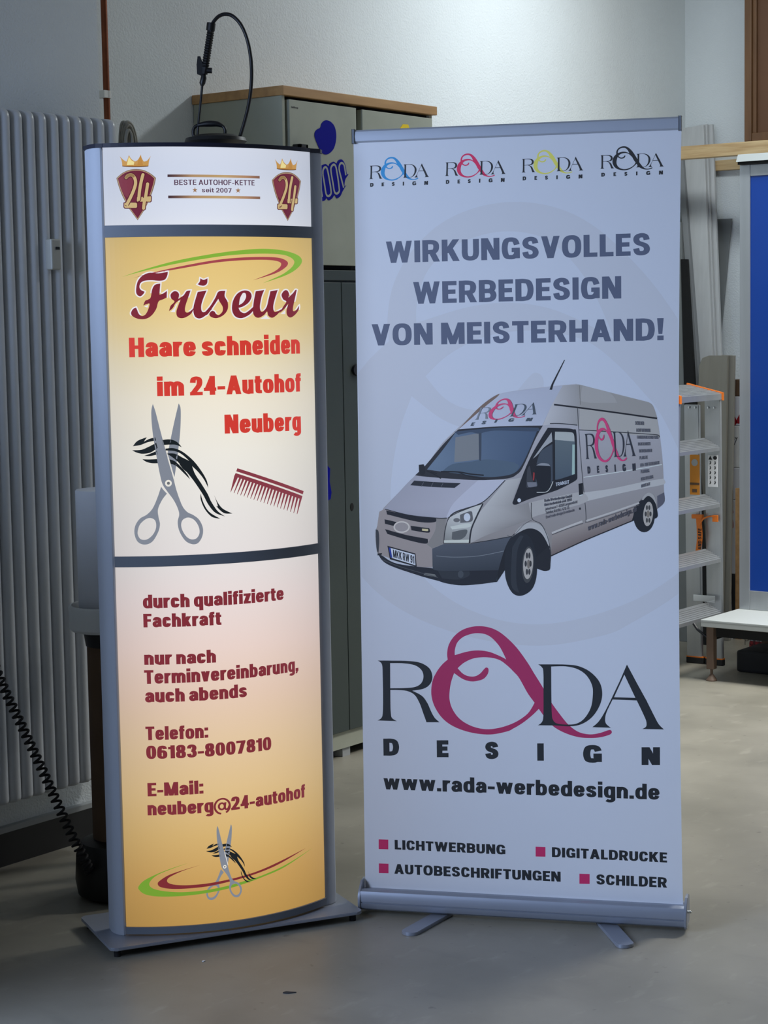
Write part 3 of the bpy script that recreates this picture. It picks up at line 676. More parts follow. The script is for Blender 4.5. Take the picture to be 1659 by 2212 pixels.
# --- heading panel
BRZ = S(96, 72, 92)
line(sign_sheet, LIT, panels['top_panel'], 'lettering', .0003, 'BESTE AUTOHOF-KETTE', (376.3, 399.7), (549.9, 400.6), 11.3, BRZ, .155, .14, .95, .09)
line(sign_sheet, LIT, panels['top_panel'], 'lettering', .0003, 'seit 2007', (436, 415.3), (500.4, 416.2), 9.6, BRZ, .17, .14, 1.05, .09)
for q in (pg('361.8,376.9 560.8,380.2 560.8,385.8 361.8,382.4'), pg('363.3,422.5 561.8,424.7 561.8,430.3 363.3,428.3')):
    p = Print(sign_sheet); l = [p.sh.uv(c) for c in q]; n = 10
    for i in range(n):
        def li(a, b, t): return (a[0] + (b[0] - a[0]) * t, a[1] + (b[1] - a[1]) * t)
        def gc(u, v, ua=l[0][0], ub=l[1][0]):
            t = (u - ua) / (ub - ua); ks = [(0, (70, 52, 60)), (.1, (112, 84, 76)), (.25, (178, 144, 108)), (.6, (196, 166, 120)), (.85, (176, 134, 104)), (1, (132, 96, 80))]
            for (ta, ca), (tb, cb_) in zip(ks, ks[1:]):
                if t <= tb + 1e-6: k = max(0, (t - ta) / (tb - ta)); return S(*[x + (y - x) * k for x, y in zip(ca, cb_)])
            return S(132, 96, 80)
        p.add([[li(l[0], l[1], i / n), li(l[0], l[1], (i + 1) / n), li(l[3], l[2], (i + 1) / n), li(l[3], l[2], i / n)]], gc, up=False)
    p.make('gold_rule', LIT, panels['top_panel'])
for cx, cy in ((421, 410.6), (514.2, 411.4)):
    p = Print(sign_sheet); p.px([[(cx + (6.3 if j % 2 == 0 else 2.5) * sin(pi * j / 5) * .95, cy - (6.3 if j % 2 == 0 else 2.5) * cos(pi * j / 5)) for j in range(10)]], S(160, 122, 92)); p.make('gold_star', LIT, panels['top_panel'])
t3 = T(240, 325, .08137)
CRW = cv('300,420! 292,320 270,240 228,155! 320,245 410,302! 445,230 475,125! 540,230 640,298! 720,245 792,112! 815,205 872,300! 960,270 1055,148! 1012,270 992,420!')
CRB = ell(645, 418, 352, 30); SH = cv('140,735! 300,600 480,520 680,496 880,528 1060,620 1192,730! 1150,930 1060,1200 900,1560! 705,1855! 480,1550! 300,1210 200,950')
SHI = cv('182,742! 330,622 500,556 680,540 860,562 1030,645 1146,745! 1105,930 1020,1190 862,1560! 705,1805! 505,1530! 340,1200 240,950')
TWO = cmp_([(402, 722), (440, 676), (500, 652), (565, 660), (620, 720), (650, 810), (645, 920), (600, 1060), (520, 1240), (425, 1420)])
FOUR = [(848, 645), (800, 830), (760, 1050), (735, 1300)]; F2 = [(970, 890), (925, 1180), (880, 1390), (862, 1535)]
def crest(p, f):
    def put(l, c, **k): p.add([[f(q) for q in l]], c, **k)
    def gold(u, v): 
        a = f((300, 0))[0]; b = f((1000, 0))[0]; t = (u - a) / (b - a)
        return S(*([150, 96, 52] if t < .06 else [232, 208, 128] if t < .42 else [206, 156, 76] if t < .75 else [172, 112, 66]))
    put(CRW, S(198, 150, 82)); put(cv('420,400! 440,300 478,170! 540,260 620,310! 600,400!'), S(236, 220, 150)); put(cv('700,400! 730,250 790,140! 815,230 850,400!'), S(190, 136, 66)); put(CRB, S(92, 58, 46)); put(ell(645, 408, 330, 18), S(190, 136, 60))
    put(SH, S(132, 108, 92)); put(grow(SHI, 18), S(178, 150, 116)); put(SHI, S(108, 36, 56)); put(cv('200,750! 400,640 560,600! 620,900 520,1150 440,1250! 330,1150 240,930'), S(126, 52, 68))
    base, bar = pg('352,1400 480,1385 660,1388 690,1410 690,1500 668,1525 370,1525 350,1500'), pg('690,1245 1050,1215 1060,1235 1055,1340 1035,1358 700,1358 684,1335')
    for wd, c in ((128, S(88, 22, 40)), (82, S(202, 176, 124))):
        put(stroke(TWO, wd, wd, True), c, up=False)
        for l in (FOUR, F2): put(stroke(cmp_(l), wd, wd, True), c, up=False)
        for l in (base, bar): put(grow(l, (wd - 82) / 2) if wd > 90 else l, c, up=False)
        p.lift += .00001
    put(stroke(TWO[:22], 70, 70, True), S(150, 118, 76))
p = Print(sign_sheet); src = [(140, 735), (1192, 730), (705, 1855)]
crest(p, aff(src, [p.sh.uv(q) for q in t3(src)])); p.make('crest', LIT, panels['top_panel'])
p = Print(sign_sheet); tr = T(440, 290, .15672); crest(p, aff(src, [p.sh.uv(q) for q in tr([(938, 632), (1340, 646), (1157, 1197)])])); p.make('crest', LIT, panels['top_panel'])
# --- middle panel
t1 = T(260, 520, .25015); p = Print(sign_sheet)
p.px([t1(cv('15,312! 200,250 450,180 700,130 950,92 1200,70 1380,80 1500,110 1560,150 1560,200 1500,260 1400,310 1230,366! 1380,300 1450,255 1490,215 1500,175 1460,140 1380,118 1200,112 950,125 700,160 450,205 200,262'))], GN)
p.px([t1(cv('110,322! 300,270 550,215 800,170 1000,148 1200,140 1350,145 1420,165 1447,195 1420,235 1330,285 1143,342! 1300,280 1365,240 1388,205 1370,182 1300,168 1180,165 1000,172 800,192 550,235 300,280'))], S(168, 72, 80))
p.make('swoosh', LIT, panels['middle_panel'])
FR = [['410,268! 330,281 250,277 190,303 150,352 136,420 142,462 172,480 200,458 209,440! 178,425 165,400 175,365 210,346 270,341 340,346 385,335 405,300'],
      ['345,370! 300,380 275,420 262,488 240,508 214,520 198,560! 225,548 252,545 238,600 215,638 185,650 160,632 145,598 136,578! 110,590 92,625 110,655 160,676 222,674 272,643 310,588 330,525 370,506 400,490! 402,433! 370,455 338,466! 340,430'],
      ['420,608! 434,562 467,526 440,500 434,465 460,438 490,440 507,465 500,502! 545,472 572,436 606,430! 582,500 560,570 560,610 582,620 612,602 640,572! 612,628 562,662 520,669 490,652 484,610 500,560 520,507! 478,538 452,582'],
      ['744,430! 668,442! 650,500 632,570 632,622 650,660 690,671 740,642 792,588! 764,592 725,616 702,607 698,560 715,500'],
      ['690,325! 718,338 752,325! 748,368 722,388 690,385 668,376! 686,352'],
      ['700,648! 770,572 820,492 847,440 906,432! 900,480 926,530 926,592 890,642 830,669 780,656 768,630 790,606 812,612 826,632 850,641 880,612 882,570 856,526 845,502! 800,570 750,638'],
      ['1150,600! 1110,641 1045,669 990,652 964,597 972,520 1010,457 1065,430 1115,440 1133,480 1110,530 1062,566 1020,580! 1036,610 1070,625 1105,608 1152,566!', '1024,556! 1060,532 1084,490 1080,456 1056,454 1032,500'],
      ['1242,425! 1168,437! 1152,520 1144,610 1160,653 1195,665 1240,641 1266,612 1276,646 1310,665 1350,641 1402,586! 1352,611 1326,609 1320,560 1340,480 1358,425! 1295,437! 1280,500 1262,572 1230,611 1211,606 1205,560 1220,480'],
      ['1370,628! 1410,562 1432,526 1405,506 1391,466 1415,431 1440,430 1456,460 1450,492! 1490,452 1511,425 1522,426! 1506,500 1491,570 1491,606 1516,600 1543,560! 1536,602 1500,646 1465,663 1439,642 1434,602 1450,542! 1412,592']]
p = Print(sign_sheet)
for L in FR: p.px([t1(grow(cv(L[0]), 11))], WH, up=False)
p.lift += .00015
for L in FR: p.px([t1(cv(l)) for l in L], S(128, 40, 54), up=False)
p.make('script_lettering', LIT, panels['middle_panel'])
for s, a, b, h in (('Haare schneiden', (279.4, 771.9), (647.9, 763.8), 42.3), ('im 24-Autohof', (339.8, 855.8), (650.1, 845.6), 41), ('Neuberg', (485.5, 936.7), (650.1, 929.3), 41)):
    line(sign_sheet, LIT, panels['middle_panel'], 'lettering', .0003, s, a, b, h, RD, .24, .18, 1.0, .05, X=.755)
t2 = T(270, 860, .25015)
BL2 = cv('463,45! 481,100 477,280 456,480 428,682! 398,590 368,495 385,400 420,230')
BL1 = cv('240,50! 227,125 238,290 268,480 300,650 324,742 365,805 420,880 455,950 468,1005 455,1070 470,1150 520,1230 580,1261 632,1250 668,1190 672,1120 640,1050 590,1010 540,985 500,940 470,870 440,780 415,680 370,520 310,300 264,120')
BL1h = cv('485,1090 500,1050 545,1031 595,1050 632,1100 644,1160 620,1208 575,1220 530,1195 495,1140')
HN = cv('312,765! 330,790 362,825! 320,880 285,960 290,1030 302,1090 285,1160 235,1240 170,1265 110,1240 82,1170 90,1100 130,1040 190,1005 240,950 280,860'); HNh = cv('110,1150 130,1090 180,1045 225,1036 262,1060 268,1120 240,1180 190,1220 140,1220 115,1190')
HAIR = [cv(s) for s in ('68,415! 110,368 190,337! 163,376! 215,350 262,340! 268,366! 200,380 130,406', '320,362! 385,356 445,376 492,425! 430,402 330,405!', '62,450! 140,446 200,422 270,386! 282,430! 220,470 150,481 95,468', '165,498! 220,479 275,455! 282,486! 220,500', '150,527! 210,529 290,525! 296,562! 230,562 180,548',
        '350,436! 420,432 500,465 590,540 660,630 705,710 720,777! 680,700 630,636 580,588! 605,655 660,740 715,830 745,895 800,975 864,1022! 780,990 720,920 672,832 590,710 510,612 440,535 360,478! 430,480 500,515 554,541! 490,485 430,458 350,452!',
        '370,525! 430,545 490,600 540,660 562,702! 510,650 440,585 380,564!', '466,565! 520,600 572,642! 540,642 500,610', '652,823! 680,910 730,985 824,1042! 750,1025 690,960 655,880', '770,838! 800,900 845,955 928,997! 865,996 825,972 786,930! 800,928')]
def scissors(p, f, handle=True):
    g = lambda l: [f(q) for q in l]
    p.add([g(BL2)], GY)
    if handle: p.add([g(HN), g(HNh)], GY)
    for h in HAIR: p.add([g(h)], BK, up=False)
    p.lift += .00001
    p.add([g(BL1), g(BL1h)], GY); p.add([g(ell(375, 735, 29, 29))], S(236, 232, 222)); p.add([g(ell(375, 735, 13, 13))], S(110, 114, 118))
    p.add([g(pg('362,470 378,512 420,660 432,715 424,715 408,660 368,520'))], S(232, 228, 220))
p = Print(sign_sheet); scissors(p, lambda q: p.sh.uv(t2([q])[0])); p.make('scissors_print', LIT, panels['middle_panel'])
p = Print(sign_sheet); CB = S(138, 60, 72); p.px([t2(pg('970,605 1542,803 1535,831 960,632'))], CB)
tips = [(913 + (1487 - 913) * i / 20, 812 + (1002 - 812) * i / 20) for i in range(21)]; q = [(955, 647), (1532, 845)]
a0, a1 = (947, 676), (1524, 874)
for i in range(20, -1, -1):
    def ln(t): return (a0[0] + (a1[0] - a0[0]) * t, a0[1] + (a1[1] - a0[1]) * t)
    q += [ln((i + .99) / 21), tips[i], (tips[i][0] - 4, tips[i][1] - 2), ln((i + .36) / 21)] if i else [ln(.99 / 21), tips[0], (tips[0][0] - 3, tips[0][1]), (a0[0] - 4, a0[1] - 4)]
p.px([t2(q)], CB); p.make('comb_print', LIT, panels['middle_panel'])
# --- lower panel
for s, a, b, h in (('durch qualifizierte', (309, 1314), (612.8, 1295.3), 29.3), ('Fachkraft', (310.1, 1355.2), (478.3, 1349.6), 29.3), ('nur nach', (311.9, 1436), (466.7, 1431), 28.6), ('Terminvereinbarung,', (311.9, 1477.2), (644.5, 1448.6), 29.5),
                   ('auch abends', (313.7, 1517.4), (533.6, 1505.2), 29), ('Telefon:', (314.8, 1598.8), (450.1, 1593.2), 29.3), ('06183-8007810', (316.3, 1639.3), (586.1, 1619), 28.3), ('E-Mail:', (319.1, 1720.3), (439.6, 1714), 28.9), ('neuberg@24-autohof', (319.1, 1761.2), (659, 1721.6), 29)):
    line(sign_sheet, LIT, panels['lower_panel'], 'lettering', .0003, s, a, b, h, S(130, 46, 56), .235, .18, 1.0, .05, X=.755)
t6 = T(290, 1780, .25015); p = Print(sign_sheet); src = [(240, 50), (580, 1260), (170, 1265)]
f6 = aff(src, [p.sh.uv(q) for q in t6([(718, 14), (880, 632), (668, 656)])])
p.add([[f6(q) for q in HN], [f6(q) for q in HNh]], GY); p.make('scissors_print', LIT, panels['lower_panel'])
p = Print(sign_sheet, .0005)
p.px([t6(cv('470,335! 330,380 200,430 90,485 40,535 40,565 90,605 200,625 400,622 600,600 800,560 950,515 1100,460 1300,370 1542,204! 1310,350 1100,445 950,492 800,535 620,570 430,588 280,582 170,560 130,525 150,480 210,435 330,385'))], S(118, 162, 50))
p.px([t6(cv('575,352! 430,395 300,440 220,490 203,518 230,545 330,560 480,555 650,535 850,490 1050,430 1250,345 1482,207! 1240,330 1050,412 850,470 650,510 480,527 360,525 295,508 285,480 320,450 430,400'))], S(128, 44, 50))
p.make('swoosh', LIT, panels['lower_panel'])
p = Print(sign_sheet, .0009); scissors(p, f6, False); p.make('scissors_print', LIT, panels['lower_panel'])

# ================================================================== the roll-up banner
XB = Vector((cos(YAW - pi / 2 - .2417), sin(YAW - pi / 2 - .2417), 0)); NB = Vector((XB.y, -XB.x, 0))
B0 = Vector((4.165, 2.663, 0)); BF = Fr(B0, XB, NB, BZ)
ban = thing('roll_up_banner', 'white roll-up banner stand advertising a sign maker with a printed van', 'banner', tuple(B0))
UC = -.008
cas = nb()
prof = [(-.032, .062), (-.036, .05), (-.036, .022), (-.028, .013), (.04, .013), (.047, .018), (.0505, .026), (.051, .033), (.0478, .0335), (.0478, .0362), (.051, .0367), (.0505, .055), (.046, .064), (.038, .068), (.030, .068), (.030, .064), (.036, .062), (.036, .045), (.012, .045), (.012, .062)]
fr = Fr(BF(-.433, 0, 0), NB, BZ, XB); prism(cas, prof, 0, .855, fr)
cas = obj('cassette', cas, M['cass'], ban, smooth=True, angle=30)
boxobj('cassette_lip', (-.431, .0, .046), (.420, .034, .058), M['alubar'], ban, BF)
for u, s in ((-.4385, 1), (.421, 1)):
    ec = [(-.040, .020), (-.034, .010), (.044, .010), (.052, .018), (.055, .034), (.053, .054), (.044, .068), (.018, .086), (-.01, .088), (-.032, .080), (-.040, .06)]
    e = obj('end_cap', prism(nb(), ec, 0, .007, Fr(BF(u, 0, 0), NB, BZ, XB), .0012), M['cass'], ban, smooth=True, angle=30)
obj('cap_screw', tube(nb(), [BF(.427, .03, .052), BF(.438, .03, .052)], .0035, 12), M['chrome'], ban, smooth=True)
for k, (a, b) in enumerate((((-.212, .0), (-.272, .198)), ((.212, .0), (.292, .192)))):
    d = Vector((b[0] - a[0], b[1] - a[1])); L = d.length; ang = atan2(d.y, d.x); xx = XB * cos(ang) + NB * sin(ang); yy = XB * -sin(ang) + NB * cos(ang)
    q = [(0, -.023), (L - .02, -.023)] + [(L - .02 + .02 * sin(t), -.023 * cos(t)) for t in [pi * i / 10 for i in range(1, 10)]] + [(L - .02, .023), (0, .023)]
    obj('foot', prism(nb(), q, .0, .009, Fr(BF(a[0], a[1], 0), xx, yy, BZ), .0012), M['cass'], ban, smooth=True, angle=30)
obj('support_pole', tube(nb(), [BF(UC, -.024, .02), BF(UC, -.024, 2.05)], .008, 14), M['aluraw'], ban, smooth=True)
rail = prism(nb(), [(-.008, 2.062), (-.010, 2.055), (-.008, 2.034), (-.003, 2.030), (.004, 2.030), (.008, 2.034), (.0095, 2.046), (.008, 2.058), (.003, 2.0625), (-.003, 2.0625)], 0, .829, Fr(BF(-.421, 0, 0), NB, BZ, XB))
obj('top_rail', rail, M['rail'], ban, smooth=True, angle=35)
for u in (-.4275, .408): boxobj('rail_cap', (u, -.011, 2.0285), (u + .0065, .0108, 2.064), M['alubar'], ban, BF, bev=.001)
def edges(v):
    t = min(1, max(0, (v - .05) / 2.0)); return -.4305 + .005 * t, .4150 - .0095 * sin(pi * t) ** .8
sheet = Flat(B0 + NB * .0008, XB, NB)
bm = nb(); nz, nx = 60, 16; G2 = []
for dn in (.0008, -.0004):
    rows = []
    for j in range(nz + 1):
        v = .045 + (2.036 - .045) * j / nz; a, b = edges(v); rows.append([bm.verts.new(BF(a + (b - a) * i / nx, dn, v)) for i in range(nx + 1)])
    G2.append(rows)
FR_, BK_ = G2
for j in range(nz):
    for i in range(nx):
        bm.faces.new((FR_[j][i], FR_[j][i + 1], FR_[j + 1][i + 1], FR_[j + 1][i])); bm.faces.new((BK_[j][i], BK_[j + 1][i], BK_[j + 1][i + 1], BK_[j][i + 1]))
    for i in (0, nx): bm.faces.new((FR_[j][i], FR_[j + 1][i], BK_[j + 1][i], BK_[j][i]))
for j in (0, nz):
    for i in range(nx): bm.faces.new((FR_[j][i], FR_[j][i + 1], BK_[j][i + 1], BK_[j][i]))
M['cloth'] = mat('banner_film', (231, 232, 235), .6, var=.004, vscale=3)
cloth = obj('banner_sheet', bm, M['cloth'], ban)
W0 = S(152, 166, 203)
def ink(r, g, b):
    """ink colour from how it looks on the sheet next to the blank film"""
    return tuple(min(.9, .80 * x / y) for x, y in zip(S(r, g, b), W0))
BP = M['print_banner']
def bprint(lift=.00012): return Print(sheet, lift)
# --- the logo, traced once in its own plane
RL = [cv('80,437! 230,438 400,441 540,460 640,520 674,610 650,690 580,742 455,764! 560,820 620,900 660,990 700,1060 752,1107! 610,1107! 575,1010 535,900 480,810 400,768 300,757 217,757! 218,900 222,1000 235,1060 288,1095! 78,1088! 122,1058 136,990 138,800 134,600 130,500 115,460'), cv('215,465! 350,466 480,487 555,540 577,610 555,680 490,722 380,735 216,738!')]
DX = 1558.6
def c5(s): return [(x + DX, y) for x, y in cv(s)]
SW = [cv('840,426! 834,360 850,270 900,185 980,115 1080,75 1190,63 1300,80 1400,125 1500,205 1600,310 1708,460 1778,575 1868,720 1958,880 2058,1020 2148,1130 2238,1200 2318,1230 2408,1238 2498,1222 2590,1192 2618,1200 2620,1224 2590,1245 2498,1270 2388,1278 2258,1268 2118,1225 1998,1160 1918,1080 1878,1030 1829,962! 1760,1030 1660,1110 1558,1172 1480,1208 1300,1240 1100,1220 920,1160 790,1070 700,940 662,800 675,660 720,560 780,480'),
      cv('917,378! 918,320 945,240 1010,180 1100,147 1180,140 1260,155 1330,200 1400,280 1450,370 1475,425! 1420,395 1300,345 1180,327 1060,338'),
      cv('1784,895! 1708,790 1618,630 1558,560 1480,485 1400,430 1300,405 1200,402 1100,420 1010,465 948,520! 1000,575 1060,605 1130,609 1190,580 1240,525 1262,512 1283,530 1276,580 1230,635 1150,660 1080,661 1000,635 910,573! 880,660 862,760 860,860 890,960 960,1060 1060,1130 1180,1172 1300,1182 1430,1160 1558,1114 1658,1055 1728,990')]
DL = [c5('265,478! 400,478! 560,480 700,497 830,560 930,670 960,800 930,930 850,1050 740,1125 620,1150 450,1142! 260,1140! 302,1108 320,1040 322,800 320,560 302,508'), c5('405,502! 560,500 690,530 790,600 850,710 857,820 835,950 770,1060 690,1118 590,1132 470,1120 425,1080 412,1010 407,800')]
AL = [c5('1228,480! 1335,680! 1440,870! 1530,1050 1575,1130 1630,1185! 1395,1180! 1435,1155 1440,1110 1420,1050 1335,870! 1072,860! 1010,990 992,1060 1000,1120 1053,1167! 852,1160! 920,1100 990,990 1060,850! 1150,660!'), c5('1200,590! 1320,842! 1088,835!')]
DS = [('D', 133, 210, 755, 672), ('E', 395, 452, 763, 680), ('S', 632, 698, 772, 687), ('I', 888, 920, 780, 695), ('G', 1113, 1205, 790, 703), ('N', 1400, 1490, 801, 714)]
tl = T(800, 1340, .1989); LOGO = [[sheet.uv(q) for q in tl(l)] for l in (RL + SW + DL + AL)]
iR, iS, iD, iA = LOGO[0:2], LOGO[2:5], LOGO[5:7], LOGO[7:9]
REFS = [sheet.uv(q) for q in tl([(78, 1088), (1630 + DX, 1185), (1190, 63)])]
def logo(p, f, cs, ck, word=True):
    g = lambda L: [[f(q) for q in l] for l in L]
    p.add(g(iS), cs); p.add(g(iR), ck, up=False); p.add(g(iD), ck, up=False); p.add(g(iA), ck)
    if word:
        for ch, x0, x1, yb, yt in DS:
            a, b, c = [sheet.uv((770 + x * .44, 1300 + y * .44)) for x, y in ((x0, yb), (x1, yb), (x0, yt))]
            P, w_ = glyph(ch, .30, .25, 1.25 if ch != 'I' else 1)
            p.addmany([[[f((a[0] + (b[0] - a[0]) * x / w_, a[1] + (b[1] - a[1]) * x / w_ + (c[1] - a[1]) * y)) for x, y in l] for l in loops] for loops in P], ck)
def bpx(*P): return [sheet.uv(q) for q in P]
# giant pale swash across the sheet
p = bprint(.00004); f = aff(bpx(*tl([(1190, 63), (1300, 1240), (1625, 341)])), bpx((1116, 436), (1166, 1395), (1447, 662)))
p.add([[f(q) for q in l] for l in iS], ink(148.6, 161.4, 197.8), clip=(-.4245, .4045)); p.make('pale_swash_print', BP, cloth)
p = bprint(); logo(p, lambda q: q, ink(126, 32, 88), ink(22, 28, 40)); p.make('large_logo', BP, cloth, 'large black and magenta logo')
z5 = T(740, 220, .4702)
for cs, q in (((30, 104, 176), [(122, 355), (397, 345), (225, 253)]), ((158, 30, 78), [(470, 341), (749, 331), (575, 237)]), ((216, 196, 84), [(822, 325), (1106, 315), (927, 221)]), ((22, 24, 32), [(1183, 308), (1476, 297), (1291, 204)])):
    p = bprint(); W0 = S(140, 152, 186); logo(p, aff(REFS, bpx(*z5(q))), ink(*cs) if cs[1] != 196 else (.95, .86, .15), ink(22, 24, 32)); p.make('small_logo', BP, cloth)
W0 = S(145, 158, 194); NV = ink(62, 73, 108)
line(sheet, BP, cloth, 'lettering', .00012, 'WIRKUNGSVOLLES', (834, 568.4), (1404.5, 551), 46.6, NV, .23, .195, 1.12, .09)
line(sheet, BP, cloth, 'lettering', .00012, 'WERBEDESIGN', (892.8, 656.4), (1342, 644.6), 47, NV, .23, .195, 1.12, .09)
line(sheet, BP, cloth, 'lettering', .00012, 'VON MEISTERHAND!', (803.5, 746.6), (1433.5, 735), 46.2, NV, .23, .195, 1.12, .09)
W0 = S(152, 166, 203); KK = ink(20, 25, 36)
line(sheet, BP, cloth, 'lettering', .00012, 'www.rada-werbedesign.de', (828.5, 1704.8), (1424.7, 1727.7), 32.5, KK, .22, .18, 1.04, .07, X=.74)
line(sheet, BP, cloth, 'lettering', .00012, 'LICHTWERBUNG', (852.8, 1834.7), (1091.7, 1846), 20.6, KK, .235, .2, 1.08, .085)
line(sheet, BP, cloth, 'lettering', .00012, 'DIGITALDRUCKE', (1192.3, 1851.1), (1441, 1863.3), 21.2, KK, .235, .2, 1.08, .085)
line(sheet, BP, cloth, 'lettering', .00012, 'AUTOBESCHRIFTUNGEN', (851.9, 1887.3), (1211.1, 1904.7), 21.2, KK, .235, .2, 1.08, .085)
line(sheet, BP, cloth, 'lettering', .00012, 'SCHILDER', (1288.2, 1910.4), (1440.6, 1917.6), 22, KK, .235, .2, 1.08, .085)
z8 = T(740, 1640, .4702)
for x0, y0, x1, y1 in ((166, 368, 210, 413), (887, 402, 932, 447), (167, 479, 211, 523), (1088, 526, 1135, 572)): p = bprint(); p.px([z8([(x0, y0), (x1, y0 + 1.5), (x1, y1 + 1), (x0, y1)])], ink(146, 30, 92)); p.make('square_bullet', BP, cloth)
# --- the printed van
z6 = T(770, 760, .44); v2 = T(1000, 770, .1688); v3 = T(1110, 960, .1537); v4 = T(1230, 820, .1627)
p = bprint(); p.step = .000005; W0 = S(155, 167, 196)
def lin(c0, c1, q0, q1):
    """printed blend between two inks"""
    a, b = sheet.uv(z6([q0])[0]), sheet.uv(z6([q1])[0]); i0, i1 = ink(*c0), ink(*c1); d = (b[0] - a[0], b[1] - a[1]); L = d[0] ** 2 + d[1] ** 2
    def f(u, v):
        t = min(1, max(0, ((u - a[0]) * d[0] + (v - a[1]) * d[1]) / L)); return tuple(x + (y - x) * t for x, y in zip(i0, i1))
    return f
def v(s, c, up=True, sm=True): p.px([z6(cv(s) if sm else pg(s))], ink(*c) if not callable(c) else c, up=up)
def ln(s, wd, c): p.px([z6(stroke(cmp_(pg(s)), wd))], ink(*c))
SILV = (134, 139, 156)
v('100,985! 93,890 112,830 132,768! 290,605! 345,555 420,450 500,372 600,280 650,235 700,207 800,188 950,170 1080,157! 1250,200 1432,246! 1456,265 1478,330 1492,430 1505,560 1511,720! 1478,772! 1365,825! 1120,925! 955,1002! 900,1050 700,1060 400,1030 200,1010', lin((142, 148, 172), (112, 112, 122), (900, 200), (1000, 950)))
v('1092,160! 1250,201 1432,247! 1456,265 1477,325! 1200,284 970,255! 1040,180', (122, 125, 136)); v('1110,168! 1240,200 1280,250! 1150,250 1095,240!', (130, 134, 147))
v('970,262! 1476,328! 1490,420! 1100,385! 1085,360 960,350!', (136, 140, 152)); v('1010,165! 1085,160! 1095,260 1085,355 1000,350 915,362! 955,270', lin((150, 156, 176), (122, 126, 140), (940, 300), (1080, 300)))
v('500,385! 640,240 720,203 860,182 1012,166! 955,270 912,362! 820,362 700,366 600,372', lin((138, 148, 178), (150, 162, 196), (800, 180), (700, 370)))
v('500,382! 590,285 650,235 700,206 690,222 640,262 560,330', (96, 84, 84)); 
ln('970,259 1100,275 1300,302 1476,327', 8, (18, 18, 26)); ln('1090,383 1250,392 1400,402 1478,408 1486,420', 4, (34, 36, 46)); ln('1085,275 1092,390 1108,600 1122,740 1127,830 1112,915', 3.5, (52, 54, 64)); ln('1115,616 1250,596 1400,572 1500,553', 4, (172, 178, 192)); ln('1095,165 1100,260', 3, (96, 98, 108))
v('1120,690! 1250,672 1400,640 1508,622! 1509,650 1400,672 1250,705 1123,735!', (148, 154, 170)); v('960,900! 1120,842! 1392,752! 1360,825! 1120,925! 955,1002!', lin((122, 120, 130), (92, 86, 94), (1120, 840), (1150, 920))); v('800,755! 900,728 1085,690 1118,690! 1123,740 900,800 850,822! 840,790', (138, 142, 156))
# cab: bonnet, windscreen
v('134,772! 286,610 345,604 600,627 732,628! 640,720 590,752 500,785 450,815! 380,815 260,800', lin((128, 134, 160), (144, 150, 178), (250, 700), (600, 680))); v('500,785! 590,750 640,720 735,628! 600,628! 480,740 440,815! 455,812', (150, 158, 188))
v('735,630! 808,618! 775,700 765,745! 800,752 845,738! 860,820! 780,850 640,900 560,940! 565,860 600,795 640,745', lin((150, 156, 172), (112, 114, 126), (640, 740), (760, 840)))
v('288,606! 340,556 425,455 490,390 505,380! 700,366 915,362! 880,425 820,560 790,600 740,622 600,630 450,622 330,612', (30, 32, 42)); v('346,578! 425,480 488,393! 700,372 892,372! 870,430 815,550 772,596 700,612 620,614 500,598 420,588', lin((84, 104, 136), (54, 72, 104), (400, 560), (700, 420)))
v('486,420! 606,398! 602,528! 540,536 480,542!', (98, 106, 122)); v('420,588! 470,552 560,540 640,528 760,540 800,560! 772,596 700,612 620,614 500,598', (62, 80, 106)); v('480,392! 700,372 892,372! 885,390 700,386 640,392 600,402 560,395 500,408!', (46, 60, 86)); v('600,400! 614,398! 612,525 602,530!', (46, 56, 76))
ln('415,588 500,590 560,600 625,606', 7, (16, 18, 26)); ln('500,592 560,612 640,626', 4, (16, 18, 26)); ln('345,584 380,600 415,622', 5, (16, 18, 26)); ln('365,588 395,598', 5, (16, 18, 26))
v('306,555! 330,552! 338,575 335,600 318,606! 308,590', (20, 22, 30)); v('284,632! 400,640 512,645! 482,668! 380,664 264,655!', (26, 30, 42)); 
for x in (330, 378, 428): ln('%d,640 %d,662' % (x, x - 12), 2.5, (70, 76, 92))
# grille, lamps, bumper
v('112,785! 136,772! 250,800 392,814! 440,816! 430,940! 400,950 372,1060! 280,1050 155,1010 105,990! 98,900', (124, 122, 134)); v('392,816! 440,816! 428,940! 372,965! 345,945! 385,880', (108, 110, 120))
v('146,778! 250,800 390,814! 384,836 300,834 150,798!', (16, 18, 28)); v('138,822! 200,838 196,856 140,844!', (16, 18, 28)); v('266,854! 358,866! 354,888 270,876!', (16, 18, 28)); v('140,870! 240,898 350,918! 342,942 260,926 152,894!', (16, 18, 28))
p.px([z6(ell(222, 860, 40, 29))], ink(166, 166, 178)); p.px([z6(ell(222, 860, 33, 22))], ink(124, 124, 138)); v('322,868! 352,870! 350,880 322,878!', (168, 160, 140))
v('462,800! 500,778 622,742! 596,800 566,870 556,942! 426,942! 432,880 445,830', (40, 42, 50)); v('466,804! 504,784 616,748! 590,800 560,872 551,938! 430,938! 437,880 448,832', lin((160, 168, 184), (112, 118, 128), (500, 800), (480, 930))); v('508,800! 560,782 570,800 566,832 510,840!', (78, 82, 94)); p.px([z6(ell(543, 812, 16, 20))], ink(186, 192, 204)); p.px([z6(ell(492, 826, 16, 10))], ink(84, 88, 100)); v('460,858! 550,842 556,860 470,872!', (168, 174, 186)); v('470,885! 540,872 535,905 500,925 468,920!', (74, 80, 90)); v('430,925! 553,922! 551,938! 430,938!', (168, 174, 184))
